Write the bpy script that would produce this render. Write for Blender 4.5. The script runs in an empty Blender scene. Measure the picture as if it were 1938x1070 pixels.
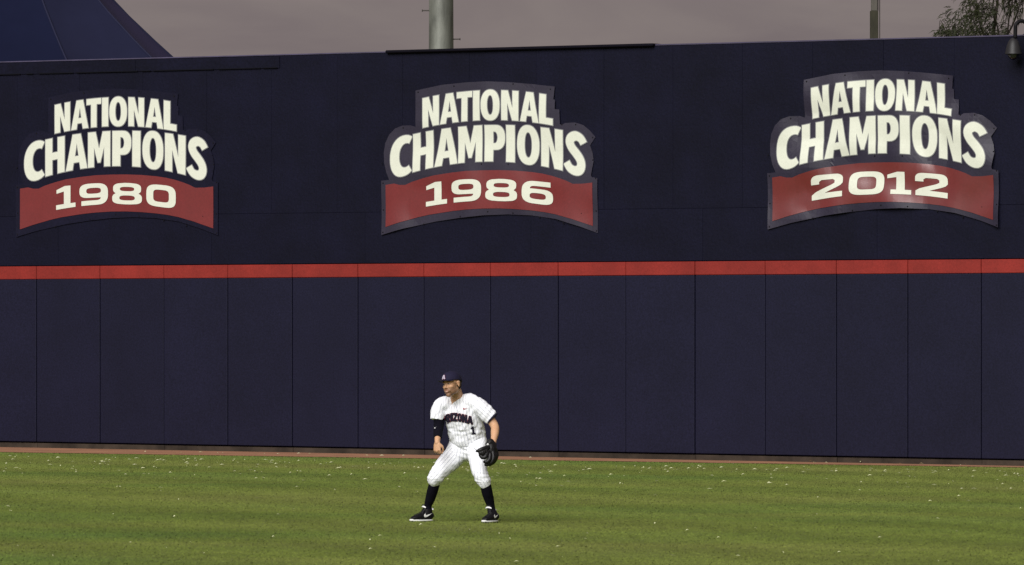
import bpy, bmesh, math, random
import numpy as np
from mathutils import Vector, Matrix, noise
from mathutils.bvhtree import BVHTree
from mathutils.geometry import delaunay_2d_cdt
random.seed(7)
rng = np.random.default_rng(7)
scene = bpy.context.scene
COL = scene.collection
R = math.radians

# ------------------------------------------------------------------ camera, sky, sun, exposure
F = 11800.0; CXP, CYP = 969.0, 535.0; YH = 649.0; CH = 1.833
cam_d = bpy.data.cameras.new('camera'); cam = bpy.data.objects.new('camera', cam_d); COL.objects.link(cam)
cam.location = (0, 0, CH)
cam.rotation_euler = (R(90), 0, 0)
cam_d.sensor_width = 36.0; cam_d.lens = 36.0*F/1938.0
cam_d.shift_y = (YH-CYP)/1938.0
cam_d.clip_end = 5000
scene.camera = cam
scene.render.resolution_x = 1024; scene.render.resolution_y = 566
try:
    scene.cycles.max_bounces = 6; scene.cycles.use_denoising = True
except Exception: pass

SUN_EL, SUN_AZ = 33.0, 22.0        # elevation; degrees left of the camera's back
world = bpy.data.worlds.new("World"); scene.world = world; world.use_nodes = True
nt = world.node_tree; nt.nodes.clear()
def N(tree, typ, **kw):
    n = tree.nodes.new(typ)
    for k, v in kw.items(): setattr(n, k, v)
    return n
sky = N(nt, 'ShaderNodeTexSky'); sky.sky_type = 'NISHITA'; sky.sun_disc = False
sky.sun_elevation = R(SUN_EL); sky.sun_rotation = R(180+SUN_AZ)
bg1 = N(nt, 'ShaderNodeBackground'); bg1.inputs[1].default_value = 0.05
tc = N(nt, 'ShaderNodeTexCoord'); mp = N(nt, 'ShaderNodeMapping'); mp.inputs['Scale'].default_value = (9, 9, 34)
nz = N(nt, 'ShaderNodeTexNoise'); nz.inputs['Scale'].default_value = 2.2; nz.inputs['Detail'].default_value = 5; nz.inputs['Distortion'].default_value = .6
cr = N(nt, 'ShaderNodeValToRGB')
cr.color_ramp.elements[0].position = .32; cr.color_ramp.elements[0].color = (.180, .145, .150, 1)
cr.color_ramp.elements[1].position = .62; cr.color_ramp.elements[1].color = (.228, .188, .182, 1)
bg2 = N(nt, 'ShaderNodeBackground'); bg2.inputs[1].default_value = 1.0
mx = N(nt, 'ShaderNodeMixShader'); mx.inputs[0].default_value = .96
out = N(nt, 'ShaderNodeOutputWorld')
L = nt.links.new
L(sky.outputs[0], bg1.inputs[0]); L(tc.outputs['Generated'], mp.inputs[0]); L(mp.outputs[0], nz.inputs['Vector'])
L(nz.outputs['Fac'], cr.inputs[0]); L(cr.outputs[0], bg2.inputs[0])
L(bg1.outputs[0], mx.inputs[1]); L(bg2.outputs[0], mx.inputs[2]); L(mx.outputs[0], out.inputs[0])
sd = bpy.data.lights.new('sun', 'SUN'); sun = bpy.data.objects.new('sun', sd); COL.objects.link(sun)
sd.energy = 4.9; sd.angle = R(44); sd.color = (1.0, .985, .96)
sdir = Vector((-math.sin(R(SUN_AZ))*math.cos(R(SUN_EL)), -math.cos(R(SUN_AZ))*math.cos(R(SUN_EL)), math.sin(R(SUN_EL))))
sun.rotation_euler = sdir.to_track_quat('Z', 'Y').to_euler(); sun.location = sdir*60
scene.view_settings.view_transform = 'Standard'; scene.view_settings.look = 'None'
scene.view_settings.exposure = 0.0; scene.view_settings.gamma = 1.0
scene.view_settings.use_curve_mapping = False

# ------------------------------------------------------------------ helpers
XP = (868-969)/F*64
def ground_z(x, y=64): return -.0083*(x-XP)
def ray(px, py): return Vector(((px-CXP)/F, 1.0, (YH-py)/F))
def at(px, py, d): return Vector((0, 0, CH)) + ray(px, py)*d

def props(o, label=None, cat=None, group=None, kind=None):
    if label: o['label'] = label
    if cat: o['category'] = cat
    if group: o['group'] = group
    if kind: o['kind'] = kind
    return o
def link(name, me, mat=None, parent=None, **kw):
    o = bpy.data.objects.new(name, me); COL.objects.link(o)
    if mat and me is not None and not me.materials: me.materials.append(mat)
    if parent: o.parent = parent
    return props(o, **kw)
def empty(name, loc, rz=0, **kw):
    o = bpy.data.objects.new(name, None); COL.objects.link(o); o.location = loc; o.rotation_euler = (0, 0, rz)
    o.empty_display_size = .3
    return props(o, **kw)
def mesh(name, vs, fs, smooth=False):
    me = bpy.data.meshes.new(name); me.from_pydata([tuple(v) for v in vs], [], fs); me.update()
    if smooth: me.polygons.foreach_set('use_smooth', [True]*len(me.polygons))
    return me
def bm_mesh(bm, name, smooth=False):
    me = bpy.data.meshes.new(name); bm.to_mesh(me); bm.free()
    if smooth: me.polygons.foreach_set('use_smooth', [True]*len(me.polygons))
    return me
def box_mesh(name, x0, x1, y0, y1, z0, z1, bev=0.0, zl=None, seg=1):
    """zl(x) -> optional lower edge as function of x"""
    bm = bmesh.new()
    vs = []
    for x in (x0, x1):
        for y in (y0, y1):
            for z in (z0, z1):
                zz = (zl(x) if (zl and z == z0) else z)
                vs.append(bm.verts.new((x, y, zz)))
    for f in ((0,1,3,2),(4,6,7,5),(0,4,5,1),(2,3,7,6),(0,2,6,4),(1,5,7,3)): bm.faces.new([vs[i] for i in f])
    bmesh.ops.recalc_face_normals(bm, faces=bm.faces)
    if bev: bmesh.ops.bevel(bm, geom=list(bm.edges), offset=bev, segments=seg, profile=.5, affect='EDGES')
    return bm_mesh(bm, name)

# ------------------------------------------------------------------ materials
def pmat(name, col, rough=.6, spec=.5, var=0.0, vscale=3.0, bump=0.0, bscale=60, metal=0.0, col2=None, coord='Object', sheen=0.0, coat=0.0, stretch=None, detail=5, grain=0.0):
    m = bpy.data.materials.new(name); m.use_nodes = True; t = m.node_tree; b = t.nodes['Principled BSDF']
    b.inputs['Base Color'].default_value = (*col, 1); b.inputs['Roughness'].default_value = rough
    b.inputs['Specular IOR Level'].default_value = spec; b.inputs['Metallic'].default_value = metal
    if sheen: b.inputs['Sheen Weight'].default_value = sheen
    if coat: b.inputs['Coat Weight'].default_value = coat; b.inputs['Coat Roughness'].default_value = .25
    c = N(t, 'ShaderNodeTexCoord'); src = c.outputs[coord]
    if stretch:
        mpn = N(t, 'ShaderNodeMapping'); mpn.inputs['Scale'].default_value = stretch; t.links.new(src, mpn.inputs[0]); src = mpn.outputs[0]
    if var or col2:
        n = N(t, 'ShaderNodeTexNoise'); n.inputs['Scale'].default_value = vscale; n.inputs['Detail'].default_value = detail
        n.inputs['Roughness'].default_value = .62
        t.links.new(src, n.inputs['Vector'])
        r = N(t, 'ShaderNodeValToRGB'); r.color_ramp.elements[0].position = .3; r.color_ramp.elements[1].position = .7
        c2 = col2 or tuple(x*(1+var) for x in col); c1 = col if col2 else tuple(x*(1-var) for x in col)
        r.color_ramp.elements[0].color = (*c1, 1); r.color_ramp.elements[1].color = (*c2, 1)
        t.links.new(n.outputs['Fac'], r.inputs[0]); t.links.new(r.outputs[0], b.inputs['Base Color'])
        oi = N(t, 'ShaderNodeObjectInfo')
        hs = N(t, 'ShaderNodeHueSaturation'); mr = N(t, 'ShaderNodeMapRange'); mr.inputs[3].default_value = 1-var*.35; mr.inputs[4].default_value = 1+var*.35
        t.links.new(oi.outputs['Random'], mr.inputs[0]); t.links.new(mr.outputs[0], hs.inputs['Value']); t.links.new(r.outputs[0], hs.inputs['Color']); t.links.new(hs.outputs[0], b.inputs['Base Color'])
    if grain:
        ng = N(t, 'ShaderNodeTexNoise'); ng.inputs['Scale'].default_value = 34; ng.inputs['Detail'].default_value = 3; ng.inputs['Roughness'].default_value = .8
        t.links.new(c.outputs[coord], ng.inputs['Vector'])
        gr = N(t, 'ShaderNodeMapRange'); gr.inputs[1].default_value = .28; gr.inputs[2].default_value = .72; gr.inputs[3].default_value = 1-grain; gr.inputs[4].default_value = 1+grain
        t.links.new(ng.outputs['Fac'], gr.inputs[0]); hg = N(t, 'ShaderNodeHueSaturation'); t.links.new(gr.outputs[0], hg.inputs['Value'])
        lk = b.inputs['Base Color'].links
        if lk: t.links.new(lk[0].from_socket, hg.inputs['Color'])
        else: hg.inputs['Color'].default_value = (*col, 1)
        t.links.new(hg.outputs[0], b.inputs['Base Color'])
    if bump:
        n2 = N(t, 'ShaderNodeTexNoise'); n2.inputs['Scale'].default_value = bscale; n2.inputs['Detail'].default_value = 4
        t.links.new(src, n2.inputs['Vector'])
        bp = N(t, 'ShaderNodeBump'); bp.inputs['Strength'].default_value = bump; bp.inputs['Distance'].default_value = .01
        t.links.new(n2.outputs['Fac'], bp.inputs['Height']); t.links.new(bp.outputs[0], b.inputs['Normal'])
    return m
M = {}
M['ply'] = pmat('navy_plywood', (.0033, .0033, .0112), .6, .10, grain=.45, var=.26, vscale=1.3, bump=.35, bscale=14)
M['pad'] = pmat('navy_vinyl_pad', (.0062, .0061, .0180), .55, .13, grain=.40, var=.13, vscale=.9, bump=.3, bscale=4)
M['red'] = pmat('red_vinyl_band', (.180, .0165, .0125), .55, .2, grain=.18, var=.17, vscale=2, bump=.15, bscale=12)
M['dark'] = pmat('dark_gap_and_lip_shadow', (.004, .004, .007), .9, .1)
M['cap'] = pmat('dark_cap_board', (.0030, .0024, .0060), .8, .1, var=.2)
M['flash'] = pmat('painted_flashing', (.045, .038, .075), .5, .4, var=.3, vscale=3)
M['curb'] = pmat('stained_curb_board', (.030, .022, .016), .9, .2, var=.5, vscale=2.5, bump=.4, bscale=25)
M['clay'] = pmat('red_clay', (.35, .175, .105), .95, .1, col2=(.22, .115, .07), vscale=1.4, bump=.5, bscale=30)
M['back'] = pmat('sign_backing_vinyl', (.0150, .0118, .026), .50, .38, grain=.25, var=.12, vscale=2)
M['backdull'] = pmat('sign_backing_dark', (.0046, .0042, .0140), .5, .14, grain=.4, var=.15, vscale=2)  # darker backing with a weaker gloss
M['sred'] = pmat('sign_red_vinyl', (.125, .0115, .013), .42, .6, grain=.15, var=.10, vscale=1.6)
M['sredgloss'] = pmat('sign_red_vinyl_glossy', (.118, .0125, .014), .36, .95, grain=.12, var=.10, vscale=1.6)
M['cream'] = pmat('sign_cream_vinyl', (.56, .575, .49), .5, .3, grain=.06, var=.03, vscale=3)
M['grey'] = pmat('sign_letter_edge', (.16, .16, .17), .5, .4, var=.1)
M['galv'] = pmat('galvanised_steel', (.125, .13, .112), .5, .5, metal=.35, var=.5, vscale=4, stretch=(1, 1, .25), bump=.1)
M['steel'] = pmat('dark_step_bolt', (.05, .045, .04), .5, .5, metal=.6)
M['olive'] = pmat('weathered_olive_post', (.030, .028, .016), .8, .3, var=.35, vscale=9, stretch=(1, 1, .2))
M['palepost'] = pmat('weathered_grey_post', (.085, .078, .066), .8, .3, var=.25, vscale=9, stretch=(1, 1, .2))
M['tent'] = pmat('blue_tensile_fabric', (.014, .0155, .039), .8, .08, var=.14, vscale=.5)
M['tent_shaded'] = pmat('blue_tensile_fabric_shaded', (.0060, .0075, .023), .8, .05, var=.14, vscale=.5)  # same fabric, darkened to paint in the shaded canopy facets
M['tent_lit'] = pmat('blue_tensile_fabric_lit', (.029, .025, .060), .8, .08, var=.14, vscale=.5)  # same fabric, lightened to paint in the brighter-lit facets
M['seam'] = pmat('canopy_seam', (.010, .011, .032), .8, .2)
M['camgrey'] = pmat('grey_housing_paint', (.017, .016, .018), .5, .3, var=.1)
M['black'] = pmat('black_metal', (.004, .0035, .005), .6, .15)
M['dome'] = pmat('smoked_dome', (.006, .006, .008), .08, .8)
M['leaf'] = pmat('willowy_leaf', (.030, .033, .010), .7, .2, col2=(.010, .014, .007), vscale=6)
M['bark'] = pmat('grey_bark', (.028, .022, .018), .9, .2, var=.3, vscale=8, bump=.5)
M['litter'] = pmat('dry_petal', (.40, .42, .20), .8, .2, col2=(.62, .62, .42), vscale=1.5)

# ------------------------------------------------------------------ ground
def grass_color(t, blades=False):
    """world-space lawn colour; returns a colour socket"""
    g = N(t, 'ShaderNodeNewGeometry')
    def noise_(scale, detail, st=(1, 1, 1), dist=0.0):
        mp_ = N(t, 'ShaderNodeMapping'); mp_.inputs['Scale'].default_value = st
        t.links.new(g.outputs['Position'], mp_.inputs[0])
        n = N(t, 'ShaderNodeTexNoise'); n.inputs['Scale'].default_value = scale; n.inputs['Detail'].default_value = detail; n.inputs['Distortion'].default_value = dist
        t.links.new(mp_.outputs[0], n.inputs['Vector']); return n.outputs['Fac']
    def ramp(src, stops):
        r = N(t, 'ShaderNodeValToRGB'); e = r.color_ramp.elements
        while len(e) < len(stops): e.new(.5)
        for i, (p, c) in enumerate(stops): e[i].position = p; e[i].color = (*c, 1)
        t.links.new(src, r.inputs[0]); return r.outputs[0]
    a = ramp(noise_(.30, 6, (.55, 1, 1), .3), [(.32, (.076, .118, .020)), (.49, (.102, .142, .024)), (.68, (.140, .172, .037))])
    b = ramp(noise_(.17, 4, (.5, 1, 1), .4), [(.34, (.086, .130, .032)), (.51, (.124, .144, .031)), (.69, (.166, .160, .050))])
    mixn = N(t, 'ShaderNodeMix'); mixn.data_type = 'RGBA'; mixn.inputs[0].default_value = .48
    t.links.new(a, mixn.inputs[6]); t.links.new(b, mixn.inputs[7])
    # mown bands, a few metres wide, running across the outfield
    mp2 = N(t, 'ShaderNodeMapping'); mp2.inputs['Rotation'].default_value = (0, 0, R(9)); mp2.inputs['Scale'].default_value = (1, .078, 1)
    t.links.new(g.outputs['Position'], mp2.inputs[0])
    w = N(t, 'ShaderNodeTexWave'); w.bands_direction = 'Y'; w.inputs['Scale'].default_value = .62; w.inputs['Distortion'].default_value = 3.2; w.inputs['Detail'].default_value = 4; w.inputs['Detail Scale'].default_value = 1.2
    t.links.new(mp2.outputs[0], w.inputs['Vector'])
    fine = noise_(9, 6, (1, .35, 1))
    mr = N(t, 'ShaderNodeMapRange'); mr.inputs[3].default_value = .90; mr.inputs[4].default_value = 1.09
    t.links.new(w.outputs['Fac'], mr.inputs[0])
    mr2 = N(t, 'ShaderNodeMapRange'); mr2.inputs[1].default_value = .25; mr2.inputs[2].default_value = .75; mr2.inputs[3].default_value = .82; mr2.inputs[4].default_value = 1.16
    t.links.new(fine, mr2.inputs[0])
    mu = N(t, 'ShaderNodeMath', operation='MULTIPLY'); t.links.new(mr.outputs[0], mu.inputs[0]); t.links.new(mr2.outputs[0], mu.inputs[1])
    hs = N(t, 'ShaderNodeHueSaturation'); t.links.new(mixn.outputs[2], hs.inputs['Color']); t.links.new(mu.outputs[0], hs.inputs['Value'])
    o_ = hs.outputs[0]
    if blades:
        at_ = N(t, 'ShaderNodeAttribute', attribute_name='tone')
        h2 = N(t, 'ShaderNodeHueSaturation'); t.links.new(o_, h2.inputs['Color']); t.links.new(at_.outputs['Fac'], h2.inputs['Value']); o_ = h2.outputs[0]
    return o_
def lawn_mat(name, blades):
    m = bpy.data.materials.new(name); m.use_nodes = True; t = m.node_tree; b = t.nodes['Principled BSDF']
    t.links.new(grass_color(t, blades), b.inputs['Base Color'])
    b.inputs['Roughness'].default_value = .75; b.inputs['Specular IOR Level'].default_value = .12
    if blades:   # thin translucent-looking blades: shade mostly by the turf as a whole
        g = N(t, 'ShaderNodeNewGeometry'); vm = N(t, 'ShaderNodeMix'); vm.data_type = 'VECTOR'; vm.inputs[0].default_value = .80
        t.links.new(g.outputs['Normal'], vm.inputs[4]); vm.inputs[5].default_value = (0, -.15, 1); vn = N(t, 'ShaderNodeVectorMath', operation='NORMALIZE')
        t.links.new(vm.outputs[1], vn.inputs[0]); t.links.new(vn.outputs[0], b.inputs['Normal'])
    return m
M['lawn'] = lawn_mat('lawn_soil', False); M['blades'] = lawn_mat('lawn_blades', True)

# wall frame: origin on the ground line at image centre
TH = math.atan(-math.log(1.096)*100*118/1938/1.0*-1) if False else math.atan((100*.0916)/(1938/118.0))
WO = Vector((0, 100, 0)); U = Vector((math.cos(TH), -math.sin(TH), 0)); WN = Vector((math.sin(TH), math.cos(TH), 0))  # WN points away from camera
def wall_uz(px, py, off=0.0):
    """pixel of the photograph -> (u, z) on the plane 'off' metres in front of the wall face"""
    r = ray(px, py); o = Vector((0, 0, CH)); p0 = WO - WN*off
    t = (p0-o).dot(WN)/r.dot(WN); p = o+r*t
    return (p-WO).dot(U), p.z
def wall_pt(u, n, z): return WO + U*u + WN*n + Vector((0, 0, z))
def wall_ground(u): return ground_z(wall_pt(u, 0, 0).x)

bm = bmesh.new()
v = [bm.verts.new((x, y, ground_z(x))) for x, y in ((-700, -60), (700, -60), (700, 1500), (-700, 1500))]
bm.faces.new(v); field = link('grass_field', bm_mesh(bm, 'grass_field'), M['lawn'], kind='structure')
# warning track: strip of clay in front of the wall, narrowing to the right
edge = [wall_uz(px, py) for px, py in ((0, 857), (1938, 887))]
def grass_edge_point(px, py):   # where the camera ray meets the ground
    r = ray(px, py); # z: CH + rz t = -.0083*(rx t - XP)
    t = (-CH + .0083*XP)/(r.z + .0083*r.x); return Vector((r.x*t, r.y*t, CH+r.z*t))
e1, e2 = grass_edge_point(0, 857.5), grass_edge_point(1938, 886.5)
ed = (e2-e1)/1938
steps = 170; vs = []; fs = []
for i in range(steps+1):
    px = -2300 + i*(1938+5200)/steps
    p = e1 + ed*px
    p = p + Vector((0, 1, 0))*(noise.noise(Vector((px*.02, 0, 3)))*.22)
    q = wall_pt((p-WO).dot(U), .02, 0)
    vs += [(p.x, p.y, ground_z(p.x)+.006), (q.x, q.y, ground_z(q.x)+.006)]
    if i: a = 2*i; fs.append((a-2, a, a+1, a-1))
link('warning_track', mesh('warning_track', vs, fs), M['clay'], kind='structure')

# ------------------------------------------------------------------ outfield wall
wall = empty('outfield_wall', WO, -TH, label='long dark navy outfield wall with padded lower panels and a red band behind the player', cat='wall')
J = [69, 189, 310, 431, 553, 677, 802, 928, 1056, 1184, 1315, 1448, 1583, 1718, 1857]
PT = .09      # pad thickness
ju = [wall_uz(x, 680, PT)[0] for x in J]
w0 = ju[1]-ju[0]; w1 = ju[-1]-ju[-2]
for k in range(12): ju = [ju[0]-w0] + ju + [ju[-1]+w1]
us = np.array([wall_uz(x, 500, PT)[0] for x in (0, 484, 969, 1453, 1938)])
z_rt = np.array([wall_uz(x, y, PT)[1] for x, y in ((0, 503.2), (484, 500.3), (969, 497.2), (1453, 493.2), (1938, 488.8))])
z_rb = np.array([wall_uz(x, y, PT)[1] for x, y in ((0, 527.6), (484, 525.5), (969, 522.8), (1453, 519.4), (1938, 515.2))])
z_pb = np.array([wall_uz(x, y, PT)[1] for x, y in ((0, 836.5), (484, 844.5), (969, 853.3), (1453, 861.8), (1938, 871))])
z_tp = np.array([wall_uz(x, y, 0)[1] for x, y in ((0, 117), (530, 105.8), (969, 93), (1600, 76.3), (1938, 67))])
us_tp = np.array([wall_uz(x, 90, 0)[0] for x in (0, 530, 969, 1600, 1938)])
def lin(u, xs, zs):
    c = np.polyfit(xs, zs, 1); return float(np.polyval(c, u))
Zrt = lambda u: lin(u, us, z_rt); Zrb = lambda u: lin(u, us, z_rb); Zpb = lambda u: lin(u, us, z_pb); Ztp = lambda u: lin(u, us_tp, z_tp)

def slab(name, u0, u1, n0, n1, zb, zt, mat, parent, bev=.004, seg=1, **kw):
    """box whose bottom and top edges follow functions of u; n0 = front, n1 = back"""
    bm = bmesh.new(); vs = []
    for u in (u0, u1):
        for n in (n0, n1):
            for f in (zb, zt): vs.append(bm.verts.new((u, n, f(u) if callable(f) else f)))
    for f in ((0,1,3,2),(4,6,7,5),(0,4,5,1),(2,3,7,6),(0,2,6,4),(1,5,7,3)): bm.faces.new([vs[i] for i in f])
    bmesh.ops.recalc_face_normals(bm, faces=bm.faces)
    if bev: bmesh.ops.bevel(bm, geom=list(bm.edges), offset=bev, segments=seg, profile=.5, affect='EDGES')
    return link(name, bm_mesh(bm, name, False), mat, parent, **kw)
UL, UR = ju[0], ju[-1]
slab('backing_wall', UL, UR, .024, .20, lambda u: wall_ground(u)-.05, lambda u: Ztp(u)-.02, M['dark'], wall, 0)
# lower padding: a panel per bay, each with its red band as a sub-part
for a, b in zip(ju[:-1], ju[1:]):
    g = .0042; dn = random.uniform(-.006, .006)
    pad = slab('wall_pad', a+g, b-g, -PT+dn, .02, Zpb, lambda u: Zrb(u)-.003, M['pad'], wall, .011, 2)
    slab('red_band', a+g*.6, b-g*.6, -PT-.004+dn*.5, .02, Zrb, lambda u: Zrt(u)-.002, M['red'], pad, .008, 1)
# kick board at the foot, set back under the pads
for a, b in zip(ju[:-1:2], ju[2::2]):
    slab('kick_board', a+.003, b-.003, -.062+random.uniform(-.004, .004), .02, lambda u: wall_ground(u)-.02, lambda u: Zpb(u)-.02, M['curb'], wall, .004)
# upper plywood sheets
up = [638, 762, 888, 1015, 1143, 1273.5, 1405, 1538, 1672, 1806, 1942]
up = [638-125*k+k*k*.8 for k in range(20, 0, -1)] + up + [1942+137*k for k in range(1, 16)]
uu = [wall_uz(x, 250)[0] for x in up]
Zsm = lambda u: Zrt(u) + (Ztp(u)-Zrt(u))*.245      # horizontal seam
uu = [u for u in uu if UL < u < UR]
uu = [UL]+uu+[UR]
for a, b in zip(uu[:-1], uu[1:]):
    if b-a < .05: continue
    slab('plywood_sheet', a+.0009, b-.0009, random.uniform(-.002, .002), .022, lambda u: Zsm(u)+.0015, Ztp, M['ply'], wall, .002)
lo = [110, 400, 691, 1005, 1330, 1660, 1863+110]; lo = [110-290*k for k in range(6, 0, -1)]+lo+[1973+340*k for k in range(1, 7)]
ll = [UL]+[wall_uz(x, 450)[0] for x in lo]+[UR]
ll = sorted(u for u in ll if UL <= u <= UR)
for a, b in zip(ll[:-1], ll[1:]):
    if b-a < .05: continue
    slab('plywood_sheet', a+.0009, b-.0009, random.uniform(-.002, .002), .022, lambda u: Zrt(u)+.012, lambda u: Zsm(u)-.0015, M['ply'], wall, .002)
# coping, raised cap board in the middle and the fascia at the left end
ua, ub = wall_uz(733, 95)[0], wall_uz(1240, 85)[0]
slab('coping', UL, ua-.005, -.012, .22, Ztp, lambda u: Ztp(u)+.02, M['flash'], wall, .003)
slab('coping', ub+.005, UR, -.012, .22, Ztp, lambda u: Ztp(u)+.022, M['flash'], wall, .003)
o = slab('cap_board', ua, ub, -.075, .25, lambda u: Ztp(u)-.012, lambda u: Ztp(u)+.036, M['cap'], wall, .014)
uf = wall_uz(530, 115)[0]
ucuts = [UL]+[wall_uz(x, 115)[0] for x in (-1500, -915, -330, 257)]+[uf]
for a, b in zip(ucuts[:-1], ucuts[1:]):
    slab('fascia_board', a+.002, b-.002, -.016, -.004, lambda u: Ztp(u)-.205, lambda u: Ztp(u)-.012, M['ply'], wall, .003)
lip_shadows = [(-1700, -1000), (-980, -420), (-410, -190), (-180, 40), (52, 64), (75, 140), (146, 262), (270, 286), (292, 405), (415, 494), (500, 526)]  # dark dashes painted in as the shadow along the fascia's lower edge
for a, b in lip_shadows:
    slab('fascia_lip_shadow', max(UL, wall_uz(a, 130)[0]), wall_uz(b, 130)[0], -.030, -.018, lambda u: Ztp(u)-.207, lambda u: Ztp(u)-.190, M['dark'], wall, .002)

# ------------------------------------------------------------------ glyphs
def arc(cx, cy, rx, ry, a0, a1, n=14, e=2.0):
    o_ = []
    for i in range(n+1):
        a = R(a0+(a1-a0)*i/n); c, s = math.cos(a), math.sin(a)
        o_.append((cx+rx*math.copysign(abs(c)**(2/e), c), cy+ry*math.copysign(abs(s)**(2/e), s)))
    return o_
def ring(cx, cy, rx, ry, e=2.0, n=40): return arc(cx, cy, rx, ry, 0, 360*(n-1)/n, n-1, e)
def norm(polys):
    xs = [p[0] for q in polys for p in q]; ys = [p[1] for q in polys for p in q]
    x0, x1, y0, y1 = min(xs), max(xs), min(ys), max(ys)
    return [[((x-x0)/(x1-x0), (y-y0)/(y1-y0)) for x, y in q] for q in polys]
def stroke(pts, th):
    P = [Vector(p) for p in pts]; n = len(P); fine = []
    for i in range(n-1):
        p0, p1, p2, p3 = P[max(i-1, 0)], P[i], P[i+1], P[min(i+2, n-1)]
        for k in range(4):
            t = k/4; fine.append((.5*((2*p1)+(p2-p0)*t+(2*p0-5*p1+4*p2-p3)*t*t+(3*p1-p0-3*p2+p3)*t**3), (i+t)/(n-1)))
    fine.append((P[-1], 1)); l, r = [], []
    for i, (p, t) in enumerate(fine):
        a = fine[max(i-1, 0)][0]; b = fine[min(i+1, len(fine)-1)][0]; d = (b-a).normalized(); nn = Vector((-d.y, d.x))*th(t)/2
        l.append(tuple(p+nn)); r.append(tuple(p-nn))
    return l+r[::-1]
def lobe(v, cy, rx, ry, e=2.6):
    d = abs((v-cy)/ry)
    return rx*(1-d**e)**(1/e) if d < 1 else 0
def eight():
    half = [(max(lobe(v, .73, .47, .27, 3), lobe(v, .28, .5, .28, 3)), v) for v in [.0005+i*.999/40 for i in range(41)]]
    return [[(.5+w, v) for w, v in half]+[(.5-w, v) for w, v in half[::-1]], ring(.5, .715, .24, .10, 3), ring(.5, .30, .26, .115, 3)]
def nine():
    o_ = [(.07, 0), (.58, 0)]+arc(.6, .48, .4, .48, -90, 0, 10, 2.6)+arc(.55, .52, .45, .48, 0, 90, 10, 3)+arc(.45, .67, .45, .33, 90, 180, 8, 3)+arc(.42, .67, .42, .33, 180, 268, 8, 3)+[(.74, .335)]+arc(.58, .335, .165, .12, 0, -90, 5, 2.5)+[(.07, .215)]
    return [o_, ring(.495, .66, .255, .135, 3.2)]
def one(a=.0): return [[(a, 0), (1, 0), (1, .2), (.74, .2), (.74, 1), (.44, 1), (.02, .86), (.02, .70), (.40, .76), (.40, .2), (a, .2)]]
G = {
 'Aside': [[(.16,.55),(.34,1),(.69,1),(1,0),(.64,0),(.59,.22),(.40,.22)]],
 'N': [[(0,0),(0,1),(.38,1),(.65,.42),(.65,1),(1,1),(1,0),(.63,0),(.35,.58),(.35,0)]],
 'A': [[(0,0),(.31,1),(.69,1),(1,0),(.68,0),(.63,.2),(.36,.2),(.31,0)], [(.42,.38),(.59,.38),(.505,.74)]],
 'T': [[(0,1),(1,1),(1,.80),(.69,.80),(.69,0),(.31,0),(.31,.80),(0,.80)]],
 'I': [[(0,0),(0,1),(1,1),(1,0)]],
 'O': [ring(.5,.5,.5,.5,2.3), ring(.5,.5,.165,.32,2.2)],
 'L': [[(0,0),(0,1),(.50,1),(.50,.22),(1,.22),(1,0)]],
 'C': norm([arc(.58,.5,.58,.5,56,304,26,2.2)+arc(.66,.5,.28,.30,296,64,18,2.2)]),
 'H': [[(0,0),(0,1),(.36,1),(.36,.60),(.64,.60),(.64,1),(1,1),(1,0),(.64,0),(.64,.40),(.36,.40),(.36,0)]],
 'M': [[(0,0),(0,1),(.34,1),(.5,.52),(.66,1),(1,1),(1,0),(.73,0),(.73,.56),(.56,.12),(.44,.12),(.27,.56),(.27,0)]],
 'P': [[(0,0),(0,1)]+arc(.55,.66,.45,.34,90,-90,16,2.4)+[(.42,.32),(.42,0)], [(.42,.82),(.50,.82)]+arc(.50,.66,.13,.16,80,-80,6)+[(.50,.50),(.42,.50)]],
 'S': norm([stroke([(.475,.755),(.40,.85),(.27,.885),(.15,.82),(.115,.715),(.17,.60),(.28,.50),(.385,.39),(.42,.27),(.37,.155),(.25,.11),(.12,.145),(.03,.255)], lambda t: .185+.03*math.sin(math.pi*t))]),
 '1': one(), '1b': one(.18), '8': eight(), '9': nine(), '6': [[(1-x, 1-y) for x, y in q] for q in nine()],
 '0': [ring(.5,.5,.5,.5,3.6), ring(.5,.5,.265,.275,4.2)],
 '2': [[(0,.62),(0,.70)]+arc(.28,.72,.28,.28,180,90,6,2.6)+arc(.72,.72,.28,.28,90,0,6,2.6)+[(1,.60),(.93,.50),(.80,.42),(.42,.235),(1,.235),(1,0),(0,0),(0,.20),(.12,.31),(.62,.54),(.735,.62),(.735,.73),(.67,.785),(.33,.785),(.255,.72),(.255,.62)]],
 'R': [[(0,0),(0,1)]+arc(.55,.70,.45,.30,90,-60,12,2.6)+[(1,0),(.66,0),(.50,.38),(.36,.38),(.36,0)], [(.36,.80),(.6,.80),(.66,.70),(.6,.58),(.36,.58)]],
 'Z': [[(0,1),(1,1),(1,.80),(.42,.22),(1,.22),(1,0),(0,0),(0,.2),(.58,.78),(0,.78)]],
 'B1': [[(.0,0),(1,0),(1,.18),(.76,.18),(.76,1),(.42,1),(.0,.80),(.0,.64),(.30,.70),(.30,.18),(0,.18)]],
}
def resample(poly, step):
    o_ = []
    for i, p in enumerate(poly):
        q = poly[(i+1) % len(poly)]; n = max(1, int(math.dist(p, q)/step))
        for k in range(n): o_.append((p[0]+(q[0]-p[0])*k/n, p[1]+(q[1]-p[1])*k/n))
    return o_
def area(p): return sum(p[i][0]*p[(i+1) % len(p)][1]-p[(i+1) % len(p)][0]*p[i][1] for i in range(len(p)))/2
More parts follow.
